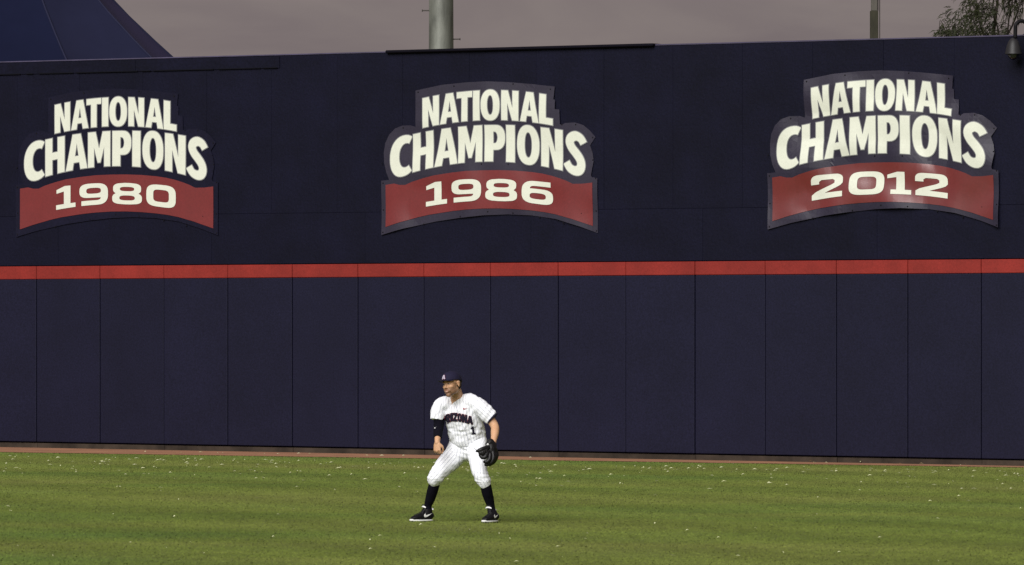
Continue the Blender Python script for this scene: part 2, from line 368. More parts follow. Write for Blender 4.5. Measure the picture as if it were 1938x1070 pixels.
def offset(poly, d, outer=True):
    """grow the ink by d (outer contours outwards, holes inwards)"""
    s = 1 if area(poly) > 0 else -1
    if not outer: s = -s
    o_ = []; n = len(poly)
    for i in range(n):
        a = Vector(poly[i-1]); b = Vector(poly[i]); c = Vector(poly[(i+1) % n])
        d1 = (b-a); d2 = (c-b)
        if d1.length < 1e-9 or d2.length < 1e-9: o_.append(poly[i]); continue
        d1.normalize(); d2.normalize(); n1 = Vector((d1.y, -d1.x)); n2 = Vector((d2.y, -d2.x)); m = n1+n2
        if m.length < .3: m = n1.copy(); k = 1
        else: m.normalize(); k = 1/max(.55, m.dot(n1))
        o_.append(tuple(b+m*(s*d*k)))
    return o_
def dedupe(p):
    o_ = [p[0]]
    for q in p[1:]:
        if math.dist(q, o_[-1]) > 1e-7: o_.append(q)
    if math.dist(o_[0], o_[-1]) < 1e-7: o_.pop()
    return o_
def flat_bm(polysets, cut=None):
    bm = bmesh.new()
    for ps in polysets:
        ps = [dedupe(p) for p in ps]
        src = [p for q in ps for p in q]; ed__ = []; b0 = 0
        for q in ps: ed__ += [(b0+i, b0+(i+1) % len(q)) for i in range(len(q))]; b0 += len(q)
        res = delaunay_2d_cdt([Vector(p) for p in src], ed__, [], 0, 1e-7)
        flat = [tuple(p) for p in res[0]]
        def inside(x, y):
            c = False
            for q in ps:
                for i in range(len(q)):
                    (x1, y1), (x2, y2) = q[i-1], q[i]
                    if (y1 > y) != (y2 > y) and x < (x2-x1)*(y-y1)/(y2-y1)+x1: c = not c
            return c
        tris = [t for t in res[2] if inside(sum(flat[i][0] for i in t)/3, sum(flat[i][1] for i in t)/3)]
        vs = [bm.verts.new((x, 0, y)) for x, y in flat]
        for t in tris:
            a, b, c = (flat[i] for i in t)
            ar = (b[0]-a[0])*(c[1]-a[1])-(c[0]-a[0])*(b[1]-a[1])
            if abs(ar) < 1e-10: continue
            try: bm.faces.new([vs[i] for i in (t if ar > 0 else t[::-1])])
            except ValueError: pass
    if cut:
        xs = [v_.co.x for v_ in bm.verts]; zs = [v_.co.z for v_ in bm.verts]
        x = math.floor(min(xs)/cut)*cut+.037
        while x < max(xs):
            bmesh.ops.bisect_plane(bm, geom=bm.verts[:]+bm.edges[:]+bm.faces[:], plane_co=(x, 0, 0), plane_no=(1, 0, 0)); x += cut
        z = math.floor(min(zs)/cut)*cut+.029
        while z < max(zs):
            bmesh.ops.bisect_plane(bm, geom=bm.verts[:]+bm.edges[:]+bm.faces[:], plane_co=(0, 0, z), plane_no=(0, 0, 1)); z += cut
    return bm

# ------------------------------------------------------------------ champions signs (all share the design of the 2012 sign)
S4 = lambda x, y: (1430+x/3.057, 110+y/3.057)
su0, sz0 = wall_uz(*S4(97, 942), .03)
def sgn(x, y):
    u, z = wall_uz(*S4(x, y), .03); return (u-su0, z-sz0)
def line(cells, top, bot):
    out_ = []
    for g, x0, x1, o1, o2 in cells:
        ps = []
        for p in G[g]:
            q = []
            for a, b in resample(p, .12):
                X = x0+a*(x1-x0); yt = top(X)-o1; yb = bot(X)+o2
                q.append(sgn(X, yb+(yt-yb)*b))
            ps.append(q)
        out_.append(ps)
    return out_
nat = [('N',330,430,0,0),('A',438,552,0,0),('T',540,637,0,0),('I',643,684,0,0),('O',692,808,4,3),('N',818,921,0,0),('A',932,1050,0,0),('L',1053,1137,0,0)]
chp = [('C',127,262,6,6),('H',268,394,0,0),('A',403,545,0,0),('M',550,697,0,0),('P',712,837,0,0),('I',845,898,0,0),('O',912,1050,6,6),('N',1062,1197,0,0),('S',1203,1343,8,8)]
nat_t = lambda x: 123+2.5e-4*(x-735)**2-.02*(x-735); nat_b = lambda x: 301+2.44e-4*(x-735)**2-.0186*(x-735)
chp_t = lambda x: 331+2.0e-4*(x-780)**2-.008*(x-780); chp_b = lambda x: 549+2.8e-4*(x-790)**2+.02*(x-790)
dig_t = lambda x: 655+1.5e-4*(x-745)**2; dig_b = lambda x: 784+2.16e-4*(x-755)**2
banner = [(97,690),(150,682),(185,690),(220,690),(260,672),(330,650),(400,632),(500,617),(600,606),(700,602),(800,601),(900,604),(1000,612),(1070,622),(1130,635),(1180,650),(1220,664),(1260,683),(1320,682),(1380,675),(1380,935),(1310,912),(1250,892),(1150,865),(1080,852),(1000,842),(900,834),(800,830),(700,831),(600,837),(520,845),(450,855),(370,867),(300,882),(180,915),(97,942)]
backing = [(70,990),(68,665),(118,660),(100,615),(88,560),(86,500),(95,440),(118,390),(155,352),(200,335),(250,333),(283,342),(284,125),(330,115),(450,90),(600,75),(720,69),(850,73),(1000,85),(1145,100),(1138,175),(1148,180),(1147,235),(1175,238),(1178,325),(1190,330),(1210,318),(1270,315),(1320,330),(1360,362),(1395,402),(1362,452),(1378,500),(1385,545),(1370,630),(1375,642),(1410,648),(1410,978),(1300,938),(1150,893),(1000,872),(850,866),(700,872),(550,888),(400,910),(200,953)]
rivets = [(80,680),(75,560),(80,840),(80,975),(300,135),(520,98),(885,85),(1118,116),(1378,405),(1380,540),(1400,650),(1400,845),(1402,965),(1200,918),(1050,885),(885,858),(730,850),(560,880),(330,925),(205,348),(1190,328),(1275,328),(690,565),(855,565),(1310,860)]
def bulge(x, z, seed, amp):
    p = Vector((x*1.6, z*1.7, seed*7.3)); q = Vector((x*2.6, z*2.2, seed*3.1+20))
    return amp*(noise.noise(p)+.28*noise.noise(q))
def make_sign(seed, base_px, years, amp, back_mat, word, where, red='sred'):
    u0, z0 = wall_uz(*base_px, .03)
    org = wall_pt(u0, -.03, z0)
    root = empty('champions_sign', org, -TH, label=f'National Champions {word} sign with red banner, {where}', cat='sign', group='champions signs on the outfield wall')
    def layer(name, polysets, mat, lift, th=0.0, label=None):
        bm = flat_bm(polysets, .08)
        for v_ in bm.verts:
            x, z = v_.co.x, v_.co.z
            v_.co.y = -lift+.012-max(-.004, bulge(x, z, seed, amp)+amp*.25)
        if th:
            r_ = bmesh.ops.extrude_face_region(bm, geom=bm.faces[:])
            for e in r_['geom']:
                if isinstance(e, bmesh.types.BMVert): e.co.y += th
        bmesh.ops.recalc_face_normals(bm, faces=bm.faces)
        if not th:
            bm.normal_update()
            for f in bm.faces:
                if f.normal.y > 0: f.normal_flip()
        me = bm_mesh(bm, name, not th)
        return link(name, me, mat, root, label=label)
    bk = [[sgn(x, y) for x, y in resample(backing, 30)]]
    layer('backing', [bk], back_mat, 0, .004)
    layer('red_banner', [[[sgn(x, y) for x, y in resample(banner, 30)]]], M[red], .007)
    for nm, cells, t_, b_ in (('national_lettering', nat, nat_t, nat_b), ('champions_lettering', chp, chp_t, chp_b), ('year_numerals', years, dig_t, dig_b)):
        ps = line(cells, t_, b_)
        if nm != 'year_numerals':
            edge_ = [[offset(p, .013, i == 0) for i, p in enumerate(q)] for q in ps]
            le = layer(nm.replace('lettering', 'letter_edge'), edge_, M['grey'], .010)
        layer(nm, ps, M['cream'], .014, label=None)
    rm = bpy.data.meshes.get('rivet')
    if rm is None:
        bm = bmesh.new(); bmesh.ops.create_cone(bm, cap_ends=True, segments=8, radius1=.013, radius2=.008, depth=.008, matrix=Matrix.Rotation(R(90), 4, 'X')); rm = bm_mesh(bm, 'rivet'); rm.materials.append(M['black'])
    for x, y in rivets:
        a, b = sgn(x, y); o_ = link('rivet', rm, None, root); o_.location = (a, .008-max(-.004, bulge(a, b, seed, amp)+amp*.25), b)
    return root
make_sign(3, (1461.7, 418), [('2',325,507,0,0),('0',545,748,2,2),('1b',762,903,0,0),('2',927,1112,0,0)], .080, M['back'], '2012', 'rightmost on the wall', 'sredgloss')
make_sign(5, (729.9, 429), [('1',346,477,0,0),('9',507,693,2,0),('8',719,915,2,2),('6',943,1136,0,2)], .030, M['back'], '1986', 'high on the wall above the player')
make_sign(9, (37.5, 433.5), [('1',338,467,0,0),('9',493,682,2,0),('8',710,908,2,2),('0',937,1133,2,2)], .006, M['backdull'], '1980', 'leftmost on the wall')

# ------------------------------------------------------------------ things behind the wall
def lathe(name, prof, mat, parent=None, seg=24, **kw):
    vs = []; fs = []
    for r_, z in prof:
        for k in range(seg): a = 2*math.pi*k/seg; vs.append((r_*math.cos(a), r_*math.sin(a), z))
    for i in range(len(prof)-1):
        for k in range(seg): a = i*seg+k; b = i*seg+(k+1) % seg; fs.append((a, b, b+seg, a+seg))
    fs.append(tuple(range(seg))[::-1]); fs.append(tuple(range((len(prof)-1)*seg, len(prof)*seg)))
    return link(name, mesh(name, vs, fs, True), mat, parent, **kw)
def frames(pts):
    T = []; n = len(pts)
    for i in range(n): T.append((pts[min(i+1, n-1)]-pts[max(i-1, 0)]).normalized())
    return T
def tube_geo(pts, rad, side=Vector((1, 0, 0)), seg=16, vs=None, fs=None, sub=4):
    """pts: vectors; rad: list of r or (r_side, r_other); catmull-rom between"""
    P = [Vector(p) for p in pts]; Rr = [(r_, r_) if not isinstance(r_, (tuple, list)) else r_ for r_ in rad]
    Q = []; W = []; n = len(P)
    for i in range(n-1):
        p0, p1, p2, p3 = P[max(i-1, 0)], P[i], P[i+1], P[min(i+2, n-1)]
        for k in range(sub):
            t = k/sub; Q.append(.5*((2*p1)+(p2-p0)*t+(2*p0-5*p1+4*p2-p3)*t*t+(3*p1-p0-3*p2+p3)*t**3))
            s_ = t*t*(3-2*t)*.5+t*.5; W.append(tuple(Rr[i][j]*(1-s_)+Rr[i+1][j]*s_ for j in (0, 1)))
    Q.append(P[-1]); W.append(Rr[-1]); T = frames(Q)
    vs = [] if vs is None else vs; fs = [] if fs is None else fs; b0 = len(vs); m = len(Q)
    sd_ = Vector(side)
    for i in range(m):
        s_ = sd_-T[i]*sd_.dot(T[i])
        if s_.length < 1e-4: s_ = T[i].orthogonal()
        s_.normalize(); o_ = T[i].cross(s_)
        for k in range(seg):
            a = 2*math.pi*k/seg; vs.append(Q[i]+s_*(W[i][0]*math.cos(a))+o_*(W[i][1]*math.sin(a)))
    for i in range(m-1):
        for k in range(seg): a = b0+i*seg+k; b = b0+i*seg+(k+1) % seg; fs.append((a, b, b+seg, a+seg))
    fs.append(tuple(b0+k for k in range(seg))[::-1]); fs.append(tuple(b0+(m-1)*seg+k for k in range(seg)))
    return vs, fs
def tube(name, pts, rad, mat, parent=None, seg=12, side=(1, 0, 0), sub=4, **kw):
    vs, fs = tube_geo(pts, rad, Vector(side), seg, sub=sub); return link(name, mesh(name, vs, fs, True), mat, parent, **kw)

# big light pole
pd = 106.0; p = at(835, 300, pd); pole = empty('light_pole', (p.x, p.y, ground_z(p.x)), label='thick round galvanised steel pole rising behind the middle of the wall', cat='pole')
lathe('shaft', [(.245, 0), (.24, 1), (.208, 7.3), (.203, 8.6), (.16, 20), (.15, 20.02)], M['galv'], pole, 32)
for i, (x, y, s_) in enumerate(((802, 19.5, -1), (868, 73.5, 1))):
    z = at(x, y, pd).z-ground_z(p.x)
    b = tube('step_bolt', [Vector((s_*.19, -.02, z)), Vector((s_*.32, -.02, z))], [.010, .010], M['steel'], pole, 8)
    tube('bolt_head', [Vector((s_*.315, -.02, z)), Vector((s_*.328, -.02, z))], [.020, .020], M['steel'], b, 8, sub=1)
for k in range(10):
    z = 9.3+k*.9; s_ = -1 if k % 2 else 1
    tube('step_bolt', [Vector((s_*.17, -.02, z)), Vector((s_*.32, -.02, z))], [.010, .010], M['steel'], pole, 8)
# wooden post with a conduit
q = at(1655, 300, 107.0); post = empty('utility_post', (q.x, q.y, ground_z(q.x)), label='slim weathered post with paler top and thin conduit behind the wall', cat='post')
zt = at(1655, 20, 107).z-ground_z(q.x)
link('lower_post', box_mesh('lower_post', -.075, .062, -.07, .07, 0, zt, .006), M['olive'], post)
link('upper_post', box_mesh('upper_post', -.058, .045, -.05, .05, zt+.001, 14, .005), M['palepost'], post)
tube('conduit', [Vector((.085, -.03, 0)), Vector((.088, -.03, 7)), Vector((.078, -.03, 14))], [.008, .008, .008], M['steel'], post, 8)
tube('cable', [Vector((.055, -.075, zt)), Vector((.050, -.06, 14))], [.009, .009], M['steel'], post, 8)

# blue tensile canopies
def canopy(name, ax, d, apex, rscale, mat, nseg, phase, ns, label, z_eave=5.2):
    p_ = at(ax, 300, d); root = empty(name, (p_.x, p_.y, ground_z(p_.x)), label=label, cat='canopy')
    prof = [(.10, 11.9), (.3, 11.5), (.75, 10.95), (1.35, 10.2), (2.37, 8.98), (2.95, 8.4), (3.58, 7.82), (4.6, 6.95), (5.6, 6.1), (6.6, z_eave)]
    g0 = ground_z(p_.x)
    for k in range(nseg):
        a0 = R(phase+k*360/nseg); a1 = R(phase+(k+1)*360/nseg); vs = []; fs = []; m = 8
        for i, (r_, z) in enumerate(prof):
            for j in range(m+1):
                t = j/m
                x0, y0 = math.sin(a0)*r_, -math.cos(a0)*r_; x1, y1 = math.sin(a1)*r_, -math.cos(a1)*r_
                sag = 1-.035*math.sin(math.pi*t)*(r_/6.6)
                vs.append(((x0+(x1-x0)*t)*sag*rscale, (y0+(y1-y0)*t)*sag*rscale, z*apex-g0-.10*math.sin(math.pi*t)*(r_/6.6)))
        for i in range(len(prof)-1):
            for j in range(m): a = i*(m+1)+j; fs.append((a, a+m+1, a+m+2, a+1))
        link('canopy_panel', mesh('canopy_panel', vs, fs, True), (M['tent'], M['tent_lit'], M['tent_shaded'])[k % 3] if k < 9 else M['tent_shaded'], root)  # facet light and shade painted through the panel tones
        tube('seam_rope', [Vector((math.sin(a0)*r_*rscale, -math.cos(a0)*r_*rscale, z*apex-g0+.012)) for r_, z in prof], [.022]*len(prof), M['seam'], root, 6, sub=2)
        xe, ye = math.sin(a0)*6.6*rscale, -math.cos(a0)*6.6*rscale
        tube('support_post', [Vector((xe, ye, 0)), Vector((xe, ye, z_eave*apex-g0))], [.07, .07], M['palepost'], root, 8, sub=1)
    lathe('mast', [(.10, 0), (.10, 12.2), (.03, 12.4)], M['palepost'], root, 12)
    return root
canopy('tensile_canopy', 0, 130, 1.0, 1.0, M['tent'], 10, 25, 8, 'dark blue peaked fabric canopy rising behind the left end of the wall')

# tree behind the right end
tp = at(1880, 300, 112.0); tree = empty('willow_tree', (tp.x, tp.y, ground_z(tp.x)), label='tree with thin drooping leaves showing above the right end of the wall', cat='tree')
tube('trunk', [Vector((.5, 0, 0)), Vector((.45, .1, 2.2)), Vector((.3, 0, 4.2)), Vector((.05, .05, 5.4)), Vector((-.1, 0, 6.4)), Vector((.1, .1, 8.2))], [.17, .14, .11, .075, .05, .02], M['bark'], tree, 12)
def T3(px, py, dy=0.0):
    w = at(px, py, 112.0+dy); return Vector((w.x-tp.x, w.y-tp.y, w.z-ground_z(tp.x)))
limbs = [[(1886,160),(1868,90),(1845,45),(1830,-10)], [(1884,180),(1860,120),(1820,80),(1775,58)], [(1888,140),(1905,70),(1912,20),(1925,-30)],
         [(1886,110),(1890,60),(1878,20),(1885,-30)], [(1880,170),(1850,100),(1815,70),(1800,45)], [(1892,150),(1925,110),(1945,80),(1965,40)], [(1886,120),(1860,60),(1850,15),(1870,-20)],
         [(1889,90),(1915,50),(1935,-5),(1955,-40)]]
vs, fs = [], []; twigs = []
for li, lb in enumerate(limbs):
    dy = random.uniform(-.6, .6)
    P_ = [T3(a, b, dy*k/3) for k, (a, b) in enumerate(lb)]
    tube_geo(P_, [.026, .016, .010, .005], seg=6, vs=vs, fs=fs)
    for k in range(9):
        t = random.uniform(.9, 3); i = min(int(t), 2); f_ = t-i; st = P_[i].lerp(P_[i+1], f_)
        dr = Vector((random.uniform(-.5, .35), random.uniform(-.4, .4), random.uniform(-.1, .5)))*random.uniform(.5, 1)
        md = st+dr*.5+Vector((0, 0, .05)); en = st+dr+Vector((random.uniform(-.1, .1), 0, -random.uniform(.15, .4)))
        tube_geo([st, md, en], [.007, .005, .003], seg=5, vs=vs, fs=fs); twigs.append((st, md, en))
# bare hanging twigs at the far right
for k in range(16):
    st = T3(random.uniform(1898, 1975), random.uniform(-40, 5), random.uniform(-.5, .5)); ln = random.uniform(.35, .75)
    md = st+Vector((random.uniform(-.08, .02), 0, -ln*.5)); en = md+Vector((random.uniform(-.12, .0), 0, -ln*.5))
    tube_geo([st, md, en], [.005, .004, .003], seg=4, vs=vs, fs=fs); twigs.append((st, md, en) if k % 4 == 0 else (st, st, md))
link('limbs', mesh('limbs', vs, fs, True), M['bark'], tree)
vs, fs = [], []
def leaf(p_, d_, ln, w_):
    d_ = d_.normalized(); s_ = d_.cross(Vector((random.uniform(-1, 1), random.uniform(-1, 1), random.uniform(-.3, .3)))).normalized()
    c_ = p_+d_*ln*.45+Vector((0, 0, .01)); e_ = p_+d_*ln+Vector((0, 0, -ln*.22)); b_ = len(vs)
    vs.extend([p_, c_+s_*w_, e_, c_-s_*w_]); fs.append((b_, b_+1, b_+2, b_+3))
def crown_ok(v_):
    x = 1880+(v_.x)/112*F; return True
for st, md, en in twigs:
    for k in range(15):
        t = random.random(); p_ = st.lerp(md, t*2) if t < .5 else md.lerp(en, t*2-1)
        ax = (en-st).normalized() if (en-st).length > .01 else Vector((0, 0, -1))
        d_ = ax*.7+Vector((random.uniform(-.8, .6), random.uniform(-.8, .8), random.uniform(-.9, .25)))
        leaf(p_, d_, random.uniform(.09, .17), random.uniform(.007, .012))
# denser clumps low in the middle of the crown
for cx_, cy_, rx_, ry_, n_ in ((1850, 42, 34, 22, 300), (1868, 66, 44, 12, 170), (1812, 58, 34, 10, 140), (1783, 60, 18, 6, 50), (1898, 60, 16, 12, 60), (1840, 12, 16, 18, 90), (1806, 30, 26, 18, 90), (1870, 15, 26, 18, 90)):
    for k in range(n_):
        r_ = math.sqrt(random.random()); a = random.random()*6.283
        p_ = T3(cx_+rx_*r_*math.cos(a), cy_+ry_*r_*math.sin(a), random.uniform(-.7, .7))
        leaf(p_, Vector((random.uniform(-1, .7), random.uniform(-.6, .6), random.uniform(-.9, .2))), random.uniform(.09, .18), random.uniform(.007, .012))
for k in range(2600):   # the rest of the crown above the frame
    a = random.random()*6.283; b = math.acos(random.uniform(-.3, 1)); r_ = random.random()**.4
    p_ = Vector((math.cos(a)*math.sin(b)*1.5*r_+.1, math.sin(a)*math.sin(b)*1.5*r_, 8.1+math.cos(b)*1.5*r_))
    if p_.z-.1 < T3(0, -12).z: continue
    leaf(p_, Vector((random.uniform(-1, 1), random.uniform(-1, 1), random.uniform(-1, .1))), .15, .011)
link('foliage', mesh('foliage', vs, fs), M['leaf'], tree, kind='stuff')

# gooseneck security camera at the right end of the wall
def Wl(px, py, n): # wall-local point on a plane n in front of wall, relative to fixture root
    u, z = wall_uz(px, py, n); return Vector((u, -n, z))
c0 = Wl(1918, 86, .28); fx = empty('security_camera', wall_pt(c0.x, c0.y, 0)+Vector((0, 0, Wl(1945, 60, 0).z)), -TH, label='grey bell-shaped surveillance camera on a black gooseneck arm at the wall top', cat='camera')
zb = Wl(1945, 60, 0).z
zl = lambda py: Wl(1920, py, .28).z-zb
lathe('housing', [(.132, zl(101.8)), (.130, zl(101)), (.122, zl(96)), (.108, zl(88)), (.082, zl(79)), (.050, zl(73.5)), (.030, zl(71.5)), (.024, zl(71))], M['camgrey'], fx, 28)
lathe('dome', [(.02, zl(112.5)), (.05, zl(111)), (.078, zl(107.5)), (.088, zl(103)), (.088, zl(101.9))], M['dome'], fx, 24)
lathe('lens', [(.012, zl(108)), (.022, zl(107)), (.022, zl(105))], M['camgrey'], fx, 12).location = (-.02, -.075, 0)
g_ = [(1921.5, 72), (1921.8, 56), (1923, 46), (1928, 39.5), (1934, 40), (1938, 47), (1941, 60)]
tube('gooseneck_arm', [Vector(((x-1920)/F*95.5+.018, 0 if i < 3 else (i-2)*.05, zl(y))) for i, (x, y) in enumerate(g_)], [.030]*7, M['black'], fx, 14)
gx = (1941-1920)/F*95.5
link('mounting_bracket', box_mesh('mounting_bracket', gx-.03, gx+.16, .19, .31, zl(75), zl(46), .01), M['black'], fx)

# ------------------------------------------------------------------ litter and grass blades
vs, fs = [], []
def litter(px, py, sz):
    g = grass_edge_point(px, py); a = random.random()*3.14; ln = sz*random.uniform(.6, 1.3); w_ = ln*random.uniform(.25, .5)
    c_, s_ = math.cos(a), math.sin(a); b_ = len(vs); h = random.uniform(.006, .015)
    for lx, ly, lz in ((-ln, 0, h*.6), (0, -w_, h*1.3), (ln, 0, h), (0, w_, h*1.9)):
        vs.append(Vector((g.x+lx*c_-ly*s_, g.y+lx*s_+ly*c_, g.z+.012+lz)))
    fs.append((b_, b_+1, b_+2, b_+3))
for k in range(420):
    px = random.uniform(-300, 2240); py0 = 862+(px)*.0157
    py = py0+min(60, 3+random.expovariate(1/14.0)) ; litter(px, py, .036)
for k in range(60): litter(random.choice((1010, 640, 190, 1290))+random.gauss(0, 110), 872+random.uniform(4, 28)+5, .03)
for k in range(70):
    litter(random.uniform(-100, 2000), random.uniform(915, 1085), .022)
for k in range(26):
    px = random.uniform(0, 1938); g = grass_edge_point(px, 857+px*.0152-3); litter(px, 856+px*.0152-random.uniform(0, 3), .03)
link('fallen_leaves', mesh('fallen_leaves', vs, fs), M['litter'], label='scattered pale dry petals on the grass before the wall', cat='leaves', kind='stuff')

n = 420000
yy = rng.uniform(46, 104, n)**1.0; xx = rng.uniform(-1, 1, n)*(yy*.092+2.2)
gb = e1.y+(xx-e1.x)*(e2.y-e1.y)/(e2.x-e1.x)
k_ = yy < gb-.05+rng.uniform(-.25, .1, n); xx, yy = xx[k_], yy[k_]; n = len(xx)
h = rng.uniform(.005, .014, n); w_ = rng.uniform(.008, .018, n); a = rng.uniform(0, np.pi, n); lx = rng.normal(0, .008, n); ly = .006+np.abs(rng.normal(.0, .010, n))
zz = -.0083*(xx-XP)
V = np.empty((n, 3, 3)); ca, sa = np.cos(a)*w_, np.sin(a)*w_
V[:, 0] = np.stack([xx-ca, yy-sa, zz-.002], 1); V[:, 1] = np.stack([xx+ca, yy+sa, zz-.002], 1); V[:, 2] = np.stack([xx+lx, yy+ly, zz+h], 1)
me = bpy.data.meshes.new('grass_blades'); me.vertices.add(n*3); me.vertices.foreach_set('co', V.ravel().astype('f'))
me.loops.add(n*3); me.loops.foreach_set('vertex_index', np.arange(n*3, dtype='i'))
me.polygons.add(n); me.polygons.foreach_set('loop_start', np.arange(0, n*3, 3, dtype='i')); me.update(calc_edges=True)
at_ = me.attributes.new('tone', 'FLOAT', 'POINT'); at_.data.foreach_set('value', np.repeat(rng.normal(1.0, .08, n).clip(.75, 1.3), 3).astype('f'))
link('grass', me, M['blades'], label='short mown outfield grass with straw and green streaks', cat='grass', kind='stuff')

# ------------------------------------------------------------------ the player
K = 615.0
def P(cx, cy, y=0.0): return Vector(((cx-400)/K, y, (1003-cy)/K))
PX = at(859.7, 900, 63.5).x
man = empty('person', (PX, 63.5, ground_z(PX)+.004), label='outfielder in white pinstripe uniform crouched ready with black glove', cat='person')
dg = None
def sphere_geo(c, r_, ax=None, vs=None, fs=None, seg=18, rings=12):
    ax = ax or (Vector((1, 0, 0)), Vector((0, 1, 0)), Vector((0, 0, 1))); b0 = len(vs)
    for i in range(1, rings):
        a = math.pi*i/rings
        for k in range(seg):
            b = 2*math.pi*k/seg; l = (math.sin(a)*math.cos(b)*r_[0], math.sin(a)*math.sin(b)*r_[1], math.cos(a)*r_[2])
            vs.append(c+ax[0]*l[0]+ax[1]*l[1]+ax[2]*l[2])
    t = len(vs); vs.append(c+ax[2]*r_[2]); vs.append(c-ax[2]*r_[2])
    for i in range(rings-2):
        for k in range(seg): a = b0+i*seg+k; b = b0+i*seg+(k+1) % seg; fs.append((a, a+seg, b+seg, b))
    for k in range(seg):
        fs.append((t, b0+k, b0+(k+1) % seg)); e_ = b0+(rings-2)*seg; fs.append((t+1, e_+(k+1) % seg, e_+k))
def capped(pts, rad, vs, fs, side=Vector((1, 0, 0)), seg=18):
    tube_geo(pts, rad, side, seg, vs, fs)
    for p_, r_ in ((pts[0], rad[0]), (pts[-1], rad[-1])):
        rr = min(r_) if isinstance(r_, (tuple, list)) else r_
        sphere_geo(Vector(p_), (rr, rr, rr), None, vs, fs, 14, 10)
def blob(name, vs, fs, voxel, smooth=4, fac=.5):
    o_ = bpy.data.objects.new('tmp', mesh('tmp', vs, fs)); COL.objects.link(o_)
    m_ = o_.modifiers.new('r', 'REMESH'); m_.mode = 'VOXEL'; m_.voxel_size = voxel; m_.use_smooth_shade = True
    if smooth: s_ = o_.modifiers.new('s', 'SMOOTH'); s_.factor = fac; s_.iterations = smooth
    d_ = bpy.context.evaluated_depsgraph_get(); ev = o_.evaluated_get(d_); me = bpy.data.meshes.new_from_object(ev)
    old = o_.data; bpy.data.objects.remove(o_); bpy.data.meshes.remove(old); me.name = name
    me.polygons.foreach_set('use_smooth', [True]*len(me.polygons)); me.materials.clear()
    return me
def coords(me): a = np.empty(len(me.vertices)*3, 'f'); me.vertices.foreach_get('co', a); return a.reshape(-1, 3)
def setc(me, a): me.vertices.foreach_set('co', a.ravel().astype('f')); me.update()
def normals(me): a = np.empty(len(me.vertices)*3, 'f'); me.vertices.foreach_get('normal', a); return a.reshape(-1, 3)

# head frame
hc = P(386, 137, -.25)
hf = Vector((-.64, -.76, -.06)).normalized(); hs_ = Vector((.76, -.64, .0)); hu = hs_.cross(hf)*-1
if hu.z < 0: hu = -hu
hu = (hu+hs_*-.10).normalized(); hs_ = (hs_-hu*hs_.dot(hu)).normalized(); hf = (hf-hu*hf.dot(hu)-hs_*hf.dot(hs_)).normalized()
HS = 1.07
def H(f_, s_, u_): return hc+(hf*f_+hs_*s_+hu*u_)*HS
hax = (hf, hs_, hu)
SHAX = Vector((1, -.28, .03)).normalized()
bv, bf = [], []
def hs(f_, s_, u_, r_): sphere_geo(H(f_, s_, u_), tuple(x*HS for x in r_), hax, bv, bf)
hs(-.012, 0, .028, (.098, .076, .090)); hs(.030, 0, -.030, (.058, .060, .080)); hs(.036, 0, -.072, (.044, .049, .040)); hs(.064, 0, -.103, (.025, .025, .020))
hs(-.01, 0, -.04, (.06, .055, .06))
for s_ in (-1, 1):
    hs(.074, s_*.026, .021, (.015, .028, .009)); hs(.052, s_*.036, -.026, (.031, .025, .024)); hs(.026, s_*.040, -.068, (.042, .022, .034)); hs(.046, s_*.030, -.050, (.034, .026, .040))
    hs(-.008, s_*.080, -.008, (.017, .008, .031)); hs(-.006, s_*.083, .008, (.021, .006, .015)); hs(.090, s_*.009, -.035, (.010, .008, .007))
    hs(.070, s_*.020, -.062, (.020, .020, .018))
capped([H(.078, 0, .014), H(.091, 0, -.010), H(.104, 0, -.031)], [.008, .0085, .0105], bv, bf)
capped([H(.082, -.020, -.060), H(.095, 0, -.057), H(.082, .020, -.060)], [.005, .0065, .005], bv, bf)
capped([H(.078, -.018, -.073), H(.090, 0, -.075), H(.078, .018, -.073)], [.005, .007, .005], bv, bf)
# neck, torso
capped([P(425, 250, -.08), P(416, 215, -.12), P(408, 178, -.17), P(402, 140, -.21)], [(.085, .080), (.066, .066), (.059, .060), (.058, .058)], bv, bf)
capped([P(487, 560, .08), P(487, 520, .08), P(480, 460, .05), P(458, 350, -.02), P(443, 285, -.06), P(430, 248, -.08)],
       [(.13, .10), (.155, .115), (.135, .10), (.155, .115), (.165, .10), (.11, .07)], bv, bf, SHAX, 24)
# arms
capped([P(335, 255, -.05), P(312, 270, -.05), P(306, 340, -.05), P(303, 405, -.065), P(300, 440, -.12), P(297, 477, -.185), P(295, 505, -.225)], [.05, .054, .042, .035, .034, .031, .026], bv, bf)
capped([P(510, 243, -.13), P(540, 258, -.14), P(590, 315, -.16), P(650, 395, -.18), P(655, 440, -.25), P(648, 490, -.32), P(645, 512, -.35)], [.05, .055, .05, .043, .043, .030, .027], bv, bf)
